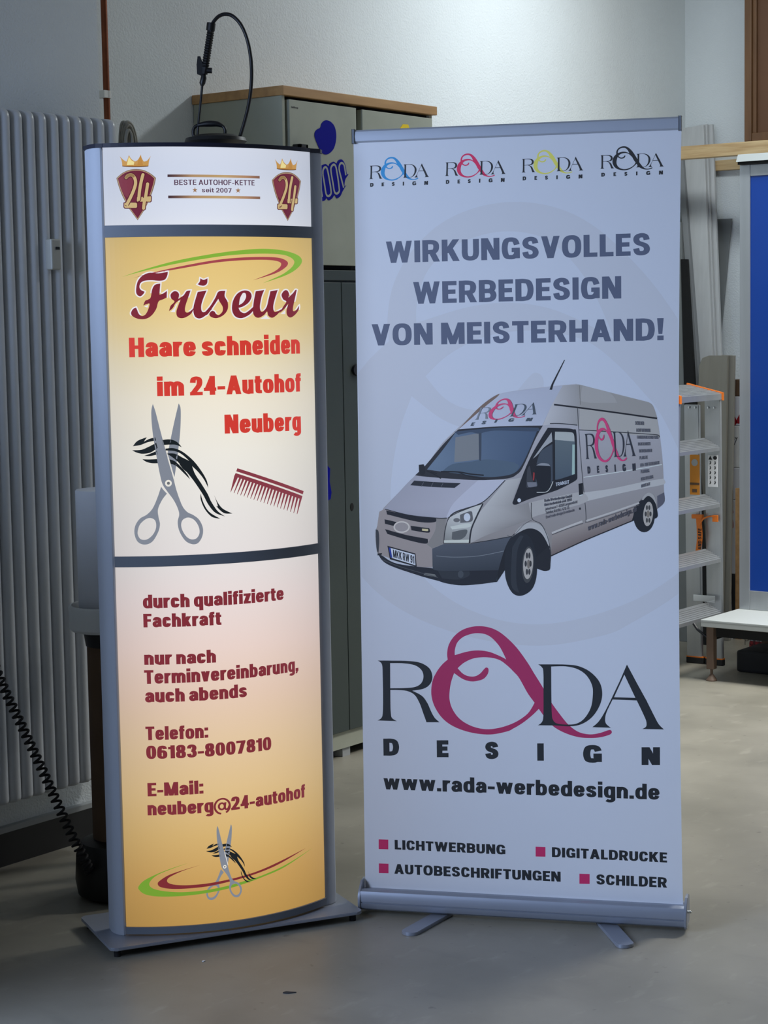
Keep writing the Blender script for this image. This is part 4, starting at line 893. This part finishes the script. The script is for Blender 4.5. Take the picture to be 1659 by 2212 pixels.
v('372,966! 430,943! 560,943! 640,930 768,904! 728,980 700,1060 690,1130! 600,1138 500,1145 400,1122 374,1062!', lin((62, 70, 88), (36, 44, 58), (500, 950), (520, 1100))); ln('392,1002 480,1008 600,1002 724,978', 3, (96, 106, 124)); v('104,990! 126,1000! 200,1040 372,1062! 420,1075 700,1072! 684,1130! 600,1141 500,1146 400,1124 300,1096 150,1042', (22, 26, 38)); v('400,1075! 555,1078! 552,1100 500,1118 420,1112!', (34, 40, 52)); p.px([z6(ell(512, 1092, 14, 18))], ink(52, 60, 74)); v('335,1085! 385,1092! 395,1106! 330,1096!', (88, 94, 104)); ln('128,1020 200,1050 300,1080 400,1108', 3, (58, 64, 76))
v('94,872! 108,880 112,930 108,990! 98,960', (44, 48, 60)); v('103,990! 126,988! 124,996! 104,1000!', (20, 22, 30))
v('152,952! 290,990! 296,1056! 164,1018!', (20, 22, 30)); v('158,960! 286,995! 290,1048! 168,1010!', (206, 208, 216)); v('158,960! 168,963! 176,1012! 168,1010!', (22, 46, 140))
text(p, 'MKK RW 91', z6([(180, 1008)])[0], z6([(284, 1040)])[0], 16.5, ink(20, 22, 30), .16, .13, .8, .08)
# wheels and arches
v('690,1130! 700,1060 740,940 790,880 850,858 905,880 945,950 955,1005! 948,1062 925,1076 880,1062! 860,1100! 740,1065! 735,1062!', (16, 19, 28)); v('770,905! 800,862 850,838 900,848 940,900 958,1002! 946,960 915,900 880,872 840,868 800,885', (140, 146, 162))
v('728,1010! 745,930 800,890 850,908 878,980 886,1080 865,1160 812,1197 764,1182 732,1110', (20, 25, 36)); v('765,960! 800,905 820,905! 790,980 785,1120 800,1185! 760,1140', (34, 40, 52)); p.px([z6(ell(842, 1045, 29, 90, rot=.06))], ink(52, 56, 64)); p.px([z6(ell(843, 1040, 24, 76, rot=.06))], ink(142, 144, 154))
for a in range(6): p.px([z6(ell(843 + 12 * cos(a * 1.047), 1040 + 46 * sin(a * 1.047), 5.5, 15))], ink(44, 46, 54), up=False)
p.px([z6(ell(845, 1042, 8, 22))], ink(96, 94, 98)); v('880,1010! 948,950! 952,1050 940,1074 900,1066 880,1060!', (22, 25, 34))
v('1352,828! 1372,770 1400,722 1435,700 1462,722 1478,790 1476,812 1456,822!', (16, 19, 28)); v('1385,790! 1400,725 1432,692 1462,708 1476,760! 1455,722 1430,708 1405,735', (136, 140, 154)); p.px([z6(ell(1412, 806, 52, 80))], ink(20, 24, 34)); p.px([z6(ell(1432, 796, 24, 60, rot=.08))], ink(140, 142, 152))
for a in range(6): p.px([z6(ell(1432 + 12 * cos(a * 1.047), 796 + 36 * sin(a * 1.047), 5, 12))], ink(50, 52, 58), up=False)
p.px([z6(ell(1432, 796, 8, 18))], ink(104, 102, 104)); v('1476,708! 1510,690! 1511,738 1478,770!', (72, 76, 96))
# door, glass, mirror
v('766,742! 785,690 835,560 880,470 940,372! 1000,374 1062,380 1080,405 1084,612! 1075,632 1000,672 940,694 850,722 785,750! 772,750', (18, 20, 29)); v('975,392! 1040,394 1066,402 1071,440! 974,432!', (136, 146, 160)); v('975,432! 1072,440! 1073,600! 1000,624 976,628!', lin((74, 88, 104), (58, 72, 92), (1000, 440), (1000, 610))); v('1060,455! 1072,455! 1072,600! 1058,604!', (128, 156, 166)); v('866,525! 905,470 958,395! 962,440! 920,470 890,505', (128, 136, 154)); v('882,560! 905,490 962,452! 964,628! 940,660 880,655!', (50, 60, 78)); ln('885,690 930,688 950,670 965,636', 4, (150, 158, 172))
v('838,580! 850,560 858,600 868,650 840,668 834,655!', (44, 48, 60)); v('876,600! 882,556 905,548 940,550 954,566 954,640 940,680 912,686 890,655!', (14, 17, 26)); v('882,558! 905,547 940,549 953,562! 940,560 905,558', (112, 120, 140)); v('838,640! 884,640! 886,660! 846,664', (92, 98, 118)); p.px([z6(ell(799, 729, 9, 10))], ink(190, 194, 204)); v('868,592! 875,596 872,630 866,628!', (120, 40, 46))
v('1090,648! 1110,644! 1113,700! 1093,706!', (14, 16, 24)); ln('1094,706 1112,701', 4, (176, 182, 196)); p.px([z6(ell(1097, 770, 5, 6))], ink(34, 36, 46)); ln('960,890 1030,862 1110,832', 10, (152, 156, 170)); ln('1128,830 1250,790 1388,742', 9, (150, 154, 168)); ln('960,898 1030,870 1112,842', 3, (70, 70, 80)); ln('1130,838 1250,800 1388,752', 3, (76, 76, 86)); ln('955,1002 1050,958 1120,926 1250,872 1362,826', 5, (20, 20, 28)); ln('858,740 862,818 905,845 935,900 950,960 955,1000', 3, (46, 48, 58)); ln('740,900 768,905 820,850 860,825', 3, (84, 88, 100)); ln('450,815 500,788 590,752 640,722 730,630', 3.5, (34, 36, 46)); ln('140,772 260,802 390,816 445,816', 4, (24, 26, 36)); ln('560,940 640,928 765,905', 3.5, (24, 28, 38)); ln('556,940 566,870 596,800 622,745', 3.5, (26, 28, 38)); ln('950,352 1000,352 1085,360', 4, (26, 28, 38))
p.px([z6([(948, 186), (960, 186), (966, 160), (1023, 40), (1020, 39), (958, 158)])], ink(22, 24, 32))
p.make('van_print', BP, cloth, 'printed picture of a silver van')
# lettering on the printed van
p = bprint(.0009); W0 = S(134, 139, 156); PK = ink(188, 40, 84); BK2 = ink(28, 30, 40)
f = aff(REFS, bpx(*v4([(218, 1056), (878, 1012), (430, 505)]))); logo(p, f, PK, BK2)
SL = [('SCHILDER', 872, 600, 990, 604, 48), ('LICHTWERBUNG', 888, 692, 1075, 696, 44), ('FAHRZEUGBESCHRIFTUNG', 897, 784, 1180, 786, 42), ('DIGITALDRUCK', 910, 876, 1075, 872, 42), ('WERBEBANNER', 922, 968, 1095, 960, 42), ('PLAKATE', 930, 1060, 1037, 1052, 44), ('SIEB- UND TEXTILDRUCK', 937, 1156, 1192, 1122, 42), ('PLANUNG', 946, 1244, 1058, 1230, 44), ('HERSTELLUNG', 948, 1342, 1110, 1308, 42), ('MONTAGE', 952, 1434, 1070, 1402, 42)]
for s, x0, y0, x1, y1, h in SL: text(p, s, v4([(x0, y0)])[0], v4([(x1, y1)])[0], h * .1627, ink(62, 64, 76), .2, .16, .9)
DT = [('Rada Werbedesign GmbH', 428, 808, 815, 742), ('Meisterbetrieb seit 1991', 428, 868, 810, 792), ('Jahnstrasse 7 - 63505 Langenselbold', 438, 930, 890, 822), ('Telefon: 0 61 84 / 6 12 73', 446, 980, 775, 905), ('Email: rada-design@t-online.de', 450, 1040, 850, 938)]
for i, (s, x0, y0, x1, y1) in enumerate(DT): text(p, s, v3([(x0, y0)])[0], v3([(x1, y1)])[0], 38 * .1537, ink(52, 54, 66), .2 if i < 2 else .15, .15, .95)
text(p, 'www.rada-werbedesign.de', v4([(246, 2008)])[0], v4([(895, 1748)])[0], 12, ink(52, 52, 62), .2, .16, 1, slant=.0)
text(p, 'TRANSIT', z6([(978, 660)])[0], z6([(1045, 646)])[0], 7.5, ink(172, 178, 190), .16, .14, 1)
f = aff(REFS, bpx(*v2([(150, 812), (938, 738), (540, 537)]))); W0 = S(144, 154, 184); u0 = sheet.uv(v2([(150, 800)])[0])[0]
g = lambda L: [[f(q) for q in l] for l in L]
p.add(g(iS), ink(180, 52, 100), clip=(u0, 1)); p.add(g(iR), ink(92, 100, 122), clip=(u0, 1), up=False); p.add(g(iD), ink(52, 62, 80), up=False); p.add(g(iA), ink(52, 62, 80))
for ch, x, y, wd in (('E', 95, 888, 40), ('S', 232, 868, 50), ('I', 398, 848, 24), ('G', 572, 836, 66), ('N', 800, 830, 72)):
    a, b, c = bpx(*v2([(x, y), (x + wd, y - 2), (x + 24, y - 44)])); P, w_ = glyph(ch, .28, .22, 1.2 if ch != 'I' else 1)
    p.addmany([[[(a[0] + (b[0] - a[0]) * X_ / w_ + (c[0] - a[0]) * Y_, a[1] + (b[1] - a[1]) * X_ / w_ + (c[1] - a[1]) * Y_) for X_, Y_ in l] for l in loops] for loops in P], ink(50, 60, 78))
p.make('van_lettering', BP, cloth)

# ================================================================== right-hand corner: rack, boards, ladder, low table with blue sign
def onx(x, y, X): return pl(x, y, (X, 0, 0), BX)
rack = thing('wooden_wall_rack', 'pine beam rack fixed high across the right corner', 'rack', (8.6, 4.2, 2.3))
boxobj('front_beam', (8.36, 2.3, 2.330), (8.42, YW - .001, 2.390), M['pine'], rack, bev=.002)
boxobj('rear_beam', (8.785, 2.3, 2.300), (XW - .001, 4.60, 2.350), M['pine'], rack, bev=.002)
for y in (2.5, 3.3): boxobj('cross_arm', (8.42, y, 2.332), (XW - .001, y + .05, 2.382), M['pine'], rack, bev=.002)
bf = thing('framed_brown_panel', 'brown wood framed panel standing on the pine beam rack', 'panel', (8.39, 3.6, 2.39))
y1 = onx(1608, 296, 8.37).y; y0, zt = y1 - 1.0, 3.40
for a, b in ((y1 - .036, y1), (y0, y0 + .036)): boxobj('stile', (8.368, a, 2.3905), (8.412, b, zt), M['walnut'], bf, bev=.003)
boxobj('bottom_rail', (8.372, y0 + .036, 2.3905), (8.410, y1 - .036, 2.428), M['walnut'], bf, bev=.003)
boxobj('top_rail', (8.372, y0 + .036, zt - .04), (8.410, y1 - .036, zt), M['walnut'], bf, bev=.003)
boxobj('panel', (8.396, y0 + .03, 2.42), (8.404, y1 - .03, zt - .03), M['hardboard'], bf)
boxobj('inner_strip', (8.380, y1 - .056, 2.428), (8.397, y1 - .0365, zt - .04), M['walnut'], bf, bev=.002)

def leaning(name, label, tl, tr, ml, mr, xt, xm, th, mt, group=None, cut=None):
    """a board standing on the floor, traced at its top edge and half way down"""
    A, B, C_, D_ = onx(*tl, xt), onx(*tr, xt), onx(*ml, xm), onx(*mr, xm)
    for p_ in (A, C_): p_.y = min(p_.y, YW - .016)
    def down(p, q): return p + (q - p) * (p.z / (p.z - q.z))
    L, R = down(A, C_), down(B, D_); L.y = min(L.y, YW - .016); R.y = min(R.y, YW - .03); z = max(A.z, B.z)
    base = (L + R) / 2; bm = nb(); n = Vector((1, 0, 0)) * th
    top = [A, B]
    if cut: d = (B - A); top = [A + (L - A).normalized() * cut, A + d.normalized() * cut * .3 + (L - A).normalized() * cut * .25, A + d.normalized() * cut, B]
    q = [L] + top + [R]; f0 = [bm.verts.new(p) for p in q]; f1 = [bm.verts.new(p + n) for p in q]; k = len(q)
    bm.faces.new(f0); bm.faces.new(f1[::-1])
    for i in range(k): bm.faces.new((f0[i], f0[(i + 1) % k], f1[(i + 1) % k], f1[i]))
    bmesh.ops.bevel(bm, geom=bm.edges[:], offset=.0015, segments=1, affect='EDGES')
    o = obj(name, bm, mt, loc=(base.x, base.y, 0)); return tag(o, label, 'board', group)
leaning('white_board', 'widest white board, in front of the leaning stack behind the ladder', (1440, 281), (1519.6, 270), (1503, 766), (1538.5, 766), 8.735, 8.60, .018, M['board'], 'white boards leaning in the right corner')
leaning('white_board', 'middle white board of the leaning stack, a narrow strip showing', (1452, 279), (1526.6, 268), (1508, 766), (1545.5, 766), 8.757, 8.622, .018, M['board'], 'white boards leaning in the right corner')
leaning('white_board', 'rearmost white board of the leaning stack, next to the bare wall', (1460, 278), (1538.5, 268), (1514, 766), (1557.3, 766), 8.779, 8.644, .018, M['board'], 'white boards leaning in the right corner')
leaning('grey_batten', 'thin grey batten along the left edge of the white boards', (1462, 330), (1474, 329), (1494, 766), (1506, 766), 8.70, 8.57, .03, M['boardedge'])
leaning('grey_plank', 'dark grey plank between the banner edge and the white boards', (1440, 480), (1471, 480), (1452, 800), (1481, 800), 8.64, 8.52, .02, M['greyboard'])
leaning('gap_shade_board', 'black sheet added as the dark gap between grey plank and grey batten', (1470, 560), (1484, 560), (1477, 830), (1500, 830), 8.60, 8.49, .02, M['gap'])  # black sheet added to stand for the shade in the gap beside the ladder
leaning('tapered_grey_plank', 'grey plank with scratches leaning behind the white boards', (1528, 474), (1580, 472), (1506, 722), (1556.5, 720), 8.806, 8.80, .012, M['greyboard'])
leaning('taupe_board', 'wide taupe board with rounded corner behind the ladder top', (1511, 768), (1571.5, 768), (1497, 1100), (1565, 1100), 8.52, 8.46, .02, M['taupe'], 'taupe boards behind the ladder', cut=.05)
leaning('taupe_board', 'narrow taupe board strip standing right beside the wide taupe one', (1558, 767), (1586, 768), (1552, 1100), (1580, 1100), 8.545, 8.485, .018, M['taupe'], 'taupe boards behind the ladder')

# ------------------------------------------------------------------ step ladder
YL = 3.91
lad = thing('step_ladder', 'aluminium step ladder with orange caps right of the banner', 'ladder', (7.6, 4.0, 0))
def zl(y): return pl(1555, y, (0, YL, 0), BY).z
ZT = 1.232
def rail(xb, xt, y0, y1, z1, w_=.021):
    bm = nb(); q = []
    for z, x in ((.012, xb), (z1, xt)): q.append([bm.verts.new((x + a, b, z)) for a, b in ((0, y0), (w_, y0), (w_, y1), (0, y1))])
    a, b = q; bm.faces.new(a[::-1]); bm.faces.new(b)
    for i in range(4): bm.faces.new((a[i], a[(i + 1) % 4], b[(i + 1) % 4], b[i]))
    bmesh.ops.bevel(bm, geom=bm.edges[:], offset=.003, segments=2, affect='EDGES'); return bm
for side, (xb, xt) in (('r', (7.796, 7.770)), ('l', (7.335, 7.385))):
    s = 1 if side == 'r' else 0
    f = obj('front_rail', rail(xb, xt, YL, YL + .076, ZT - .02), M['aluraw'], lad); r_ = obj('rear_rail', rail(xb, xt, YL + .104, YL + .178, ZT - .05), M['aluraw'], lad)
    boxobj('rail_foot', (xb - .003, YL - .003, 0), (xb + .024, YL + .085, .028), M['rubber'], f, bev=.003); boxobj('foot_strip', (xb - .002, YL - .002, .028), (xb + .023, YL + .084, .033), M['orange'], f)
    boxobj('rail_foot', (xb - .003, YL + .095, 0), (xb + .024, YL + .181, .028), M['rubber'], r_, bev=.003); boxobj('foot_strip', (xb - .002, YL + .096, .028), (xb + .023, YL + .18, .033), M['orange'], r_)
    for dy in (.025, .055, .12, .15): obj('rivet', lathe(nb(), [(0, 0), (.006, 0), (.005, .003), (0, .004)], (xt - .0005, YL + dy, ZT - .062), 12, -BX), M['chrome'], f)
for k, yy in enumerate((967, 1089, 1208, 1325)):
    z = zl(yy) + .006; t = (ZT - z) / ZT; xl, xr = 7.385 - .05 * t + .02, 7.770 + .026 * t
    z -= .004; bm = prism(nb(), [(YL + .001, z - .016), (YL + .001, z), (YL + .078, z + .040), (YL + .078, z + .024)], xl, xr, Fr((0, 0, 0), BY, BZ, BX), .0015)
    for j in range(6):
        t0, t1 = .10 + .14 * j, .16 + .14 * j; prism(bm, [(YL + .077 * t0, z + .04 * t0), (YL + .077 * t0, z + .04 * t0 + .002), (YL + .077 * t1, z + .04 * t1 + .002), (YL + .077 * t1, z + .04 * t1)], xl, xr, Fr((0, 0, 0), BY, BZ, BX))
    obj('step', bm, M['aluraw'], lad)
PX = Fr((0, 0, 0), BY, BZ, BX)
bm = prism(nb(), [(YL - .006, ZT - .026), (YL - .006, ZT), (YL + .165, ZT + .040), (YL + .165, ZT + .014)], 7.380, 7.792, PX, .002)
for j in range(8):
    t0, t1 = .06 + .115 * j, .115 + .115 * j; prism(bm, [(YL + .171 * t0 - .006, ZT + .04 * t0), (YL + .171 * t0 - .006, ZT + .04 * t0 + .003), (YL + .171 * t1 - .006, ZT + .04 * t1 + .003), (YL + .171 * t1 - .006, ZT + .04 * t1)], 7.39, 7.785, PX)
obj('platform', bm, M['aluraw'], lad)
for a, b in ((7.374, 7.398), (7.778, 7.797)): obj('end_cap', prism(nb(), [(YL - .010, ZT - .030), (YL - .010, ZT + .005), (YL + .17, ZT + .047), (YL + .17, ZT + .010)], a, b, PX, .003), M['orange'], lad)
bm = nb(); box(bm, (7.7655, YL + .02, zl(1302)), (7.7695, YL + .13, zl(1288)), bev=.001); obj('hinge_plate', bm, M['chrome'], lad)
XR = 7.787
a, b = onx(1530, 983, 7.7745), onx(1551, 1052, 7.7745)
lb = boxobj('safety_label', (7.7705, b.y, b.z), (7.774, a.y, a.z), M['paper'], lad)
bm = nb(); ic = Fr((7.7703, 0, 0), -BY, BZ, -BX); W_, H_ = (a.y - b.y), (a.z - b.z)
def icxy(u, v_): return (-a.y + W_ * u, b.z + H_ * v_)
prism(bm, [icxy(.06, .86), icxy(.44, .86), icxy(.25, .985)], 0, .0006, ic); prism(bm, [icxy(.74 + .2 * cos(t), .92 + .06 * sin(t)) for t in [2 * pi * i / 16 for i in range(16)]], 0, .0006, ic)
for r in range(5):
    for c in (.25, .74):
        y_ = .76 - .155 * r; prism(bm, [icxy(c - .09 + .02 * (r % 2), y_ - .05), icxy(c + .02, y_ - .05), icxy(c + .1, y_ + .01), icxy(c + .03, y_ + .02), icxy(c + .05, y_ + .055), icxy(c - .05, y_ + .05), icxy(c - .01, y_)], 0, .0006, ic)
obj('pictograms', bm, M['ink'], lb)
a, b = onx(1491.5, 982, 7.778), onx(1512, 1069, 7.778)
lb = boxobj('instruction_label', (7.7725, b.y, b.z), (7.776, a.y, a.z), M['yellow'], lad)
bm = prism(nb(), [(-(a.y + b.y) / 2 + .016 * cos(t), a.z - .035 + .016 * sin(t)) for t in [2 * pi * i / 20 for i in range(20)]], 0, .0006, Fr((7.7723, 0, 0), -BY, BZ, -BX)); obj('round_mark', bm, M['ledge'], lb)
bm = nb(); box(bm, (7.7715, b.y, b.z + .045), (7.773, a.y, b.z + .055)); box(bm, (7.7715, b.y + .012, b.z + .012), (7.773, a.y - .012, b.z + .026)); obj('dark_bar', bm, M['brown'], lb)
c0, c1 = onx(1509, 1122, 7.755), onx(1511, 1200, 7.76)
bm = nb(); ps = smoothpath([onx(1509, 1118, 7.755), onx(1510.5, 1140, 7.752), onx(1511, 1165, 7.752), onx(1507, 1200, 7.757)], 6)
L_, R_ = [], []
for p in ps: L_.append(bm.verts.new(p + BY * .0135)); R_.append(bm.verts.new(p - BY * .0135))
for i in range(len(ps) - 1): bm.faces.new((L_[i], L_[i + 1], R_[i + 1], R_[i]))
for f_ in bmesh.ops.extrude_face_region(bm, geom=bm.faces[:])['geom']:
    if isinstance(f_, bmesh.types.BMVert): f_.co += BX * .0015
sb = obj('safety_strap', bm, M['orange'], lad)
sheetS = Flat((7.7505, 0, 0), -BY, -BX); t = Print(sheetS); A_, B_ = sheetS.uv((1514.5, 1196)), sheetS.uv((1514.5, 1134))
tt = Print(sheetS)
PT_ = []; x = 0
for ch in 'H AND SAFE':
    P, w_ = glyph(ch, .2, .16, .9)
    PT_ += [[[(A_[0] + .002 - .0175 * py_, A_[1] + (B_[1] - A_[1]) * (x + px2) / 6.2) for px2, py_ in l] for l in loops] for loops in P]; x += w_ + (.1 if ch != ' ' else .05)
tt.addmany(PT_, S(60, 34, 14))
tt.make('strap_lettering', M['print_banner'], sb)
bm = nb(); tube(bm, smoothpath([onx(1511, 1135, 7.755), onx(1518, 1122, 7.753), onx(1530, 1116, 7.757), onx(1541, 1115, 7.764)], 6), .0035, 8); box(bm, (7.763, onx(1551, 1120, 7.765).y, onx(1541, 1127, 7.765).z), (7.769, onx(1539, 1120, 7.765).y, onx(1541, 1113, 7.765).z), bev=.001)
box(bm, (7.752, onx(1517, 1120, 7.755).y, onx(1517, 1121, 7.755).z), (7.772, onx(1494, 1120, 7.755).y, onx(1517, 1112, 7.755).z), bev=.002); obj('strap_end', bm, M['orange'], lad)

# ------------------------------------------------------------------ low table with the blue sign
tb = thing('low_platform_table', 'low white topped table with brown steel leg carrying the blue sign', 'table', (7.7, 3.2, 0))
TX0, TX1, TY0, TY1, TZ = 7.42, 8.06, 1.9, 3.825, .270
boxobj('table_top', (TX0, TY0, TZ - .031), (TX1, TY1, TZ), M['tabletop'], tb, bev=.002)
boxobj('edge_groove', (TX0 - .0008, TY0, TZ - .0075), (TX0 + .001, TY1 - .003, TZ - .006), M['ledge'], tb)
for x in (7.455, 8.0):
    for y in (TY0 + .1, TY1 - .035):
        l = boxobj('leg', (x - .017, y - .017, .052), (x + .017, y + .017, TZ - .031), M['brownsteel'], tb, bev=.002)
        obj('levelling_foot', lathe(nb(), [(0, 0), (.024, 0), (.024, .004), (.012, .022), (.006, .030), (.006, .054), (0, .054)], (x, y, 0), 24), M['brownsteel'], l, smooth=True, angle=30)
for y in (TY0 + .09, TY1 - .045): boxobj('end_rail', (7.472, y, TZ - .092), (7.983, y + .02, TZ - .031), M['gap'], tb)
for x in (7.45, 7.995): boxobj('long_rail', (x, TY0 + .12, TZ - .075), (x + .012, TY1 - .06, TZ - .031), M['gap'], tb)
obj('brake_lever', tube(nb(), [(7.455, TY1 - .012, .19), (7.45, TY1 + .03, .22), (7.45, TY1 + .05, .245)], .006, 8), M['black'], tb, smooth=True)
bl = thing('blue_display_sign', 'large blue display in an aluminium frame standing on the low table', 'sign', (7.85, 3.1, TZ))
BXF, BY1, BY0, BZ0, BZ1 = 7.78, 3.818, 2.5, .2705, 2.232
boxobj('stile', (BXF, BY1 - .050, BZ0), (BXF + .12, BY1, BZ1), M['aluraw'], bl, bev=.002); boxobj('stile', (BXF, BY0, BZ0), (BXF + .12, BY0 + .05, BZ1), M['aluraw'], bl, bev=.002)
boxobj('bottom_rail', (BXF + .001, BY0 + .05, BZ0), (BXF + .119, BY1 - .050, BZ0 + .086), M['aluraw'], bl, bev=.002); boxobj('top_rail', (BXF + .001, BY0 + .05, BZ1 - .050), (BXF + .119, BY1 - .050, BZ1), M['aluraw'], bl, bev=.002)
boxobj('blue_panel', (BXF + .006, BY0 + .045, BZ0 + .08), (BXF + .02, BY1 - .045, BZ1 - .045), M['blue'], bl)
fr = Fr((0, BY0 - .01, 0), BX, BZ, BY)
obj('top_cap', prism(nb(), [(BXF - .035, BZ1 + .012), (BXF - .015, BZ1 + .045), (BXF + .125, BZ1 + .045), (BXF + .125, BZ1 + .012)], 0, BY1 - BY0 + .012, fr, .002), M['cap'], bl)
boxobj('cap_shade_strip', (BXF - .028, BY0, BZ1 + .0), (BXF + .12, BY1 - .004, BZ1 + .0125), M['gap'], bl)  # solid black strip standing for the shade under the cap

# ------------------------------------------------------------------ things stacked in the corner behind and below the table
def carton(name, label, px0, px1, yt, yb, X, dep, mt, cat, z0=None, group=None):
    a = onx(px0, (yt + yb) / 2, X); zt = onx(px0, yt, X).z; zb = onx(px0, yb, X).z if z0 is None else z0; b = onx(px1, (yt + yb) / 2, X)
    o = obj(name, box(nb(), (X, b.y, zb), (X + dep, a.y, zt), bev=.004), mt, loc=(X + dep / 2, (a.y + b.y) / 2, zb)); return tag(o, label, cat, group), a, b, zb, zt
XK = 8.60; G_ = 'cartons stacked between taupe board and blue sign'
fr_ = Fr((XK - .0004, 0, 0), -BY, BZ, -BX)
levels = [(1362, 1410, 'brown', 'brown carton at the floor, lowest of the corner stack'), (1240, 1362, 'dark', 'dark box second from the bottom of the corner stack'), (1080, 1240, 'paper', 'white carton with red blotches, third from the bottom of the stack'), (1010, 1080, 'paper', 'crumpled grey white parcel in the middle of the corner stack'), (920, 1010, 'white', 'white carton with handwriting beside the blue sign frame'), (856, 920, 'paper', 'white carton with red pattern near the top of the stack'), (820, 856, 'brown', 'small grey brown box on top of the corner stack')]
zb = 0.0
for yt, yb, mk, lb in levels[::1]:
    o, a, b, _, zt = carton('carton', lb, 1578, 1640, yt, yb, XK, .2, M[mk], 'box', z0=zb, group=G_); zb = zt + .0006
    def blob(l, mt, nm):
        bm = nb()
        for q in l: prism(bm, [(-onx(x, y, XK).y, onx(x, y, XK).z) for x, y in q], 0, .0006, fr_)
        me = obj(nm, bm, mt, o)
    if yt == 856: blob([cv('1580,902 1586,898 1592,912 1586,920 1580,916'), cv('1590,912 1598,895 1602,900 1600,914')], M['red'], 'red_pattern'); blob([pg('1578,858 1588,858 1588,861 1578,861')], M['red'], 'red_stripe')
    if yt == 1080: blob([cv('1574,1096 1582,1098 1584,1108 1578,1114'), cv('1576,1128 1583,1122 1584,1140 1578,1138')], M['red'], 'red_pattern')
    if yt == 920: blob([stroke(cmp_(pg('1577,955 1579,950 1584,945 1586,950 1583,953 1580,950')), 1.1, .9), stroke(cmp_(pg('1588,944 1590,947 1593,945')), 1.1, .9), stroke(cmp_(pg('1593,944 1590,952 1586,961')), 1.1, .9)], M['ink'], 'handwriting')
bat = onx(1595, 1055, 8.5)
tag(boxobj('brown_batten', (8.5, bat.y - .016, 0), (8.528, bat.y + .016, bat.z), M['worktop'], loc=(8.514, bat.y, 0)), 'narrow brown batten standing in front of the carton stack', 'batten')
o = tag(obj('black_toolbox', box(nb(), (7.70, 3.60, 0), (7.93, 3.795, .098), bev=.012), M['dark'], loc=(7.8, 3.7, 0)), 'black box on the floor under the low table', 'box')
o = thing('marked_bag', 'white and red bag with handwriting under the low table', 'bag', (8.2, 3.75, 0))
bm = nb(); box(bm, (8.10, 3.50, .0), (8.30, 3.93, .075), bev=.014); obj('red_base', bm, M['red'], o)
bm = nb(); box(bm, (8.098, 3.50, .068), (8.30, 3.93, .135), bev=.012); tp = obj('white_top', bm, M['paper'], o)
fl_ = Flat((8.0975, 0, 0), -BY, -BX); t = Print(fl_)
a_, b_ = fl_.uv((1609, 1393)), fl_.uv((1648, 1401)); text(t, 'Popp', (a_[0], a_[1]), (b_[0], a_[1]), .045, S(20, 20, 24), .09, .07, 1.2, .12, uvmode=True); t.make('handwriting', M['print_banner'], tp)
p_ = fl(440, 2077); tag(obj('paper_chip', box(nb(), (p_.x - .004, p_.y - .003, 0), (p_.x + .004, p_.y + .003, .0025), bev=.0008), M['white'], loc=(p_.x, p_.y, 0)), 'tiny white chip on the floor just before the lit sign', 'chip')
p_ = fl(622, 2145); bm = nb()
prism(bm, [(p_.x + a * cos(-.9) - b * sin(-.9), p_.y + a * sin(-.9) + b * cos(-.9)) for a, b in crv([(-.012, .0), (-.004, .007), (.006, .004), (.020, .001, 1), (.008, -.004), (-.004, -.005)])], 0, .002)
tag(obj('dark_flake', bm, M['dark'], loc=(p_.x, p_.y, 0)), 'small dark flake on the open floor before the lit sign', 'flake')
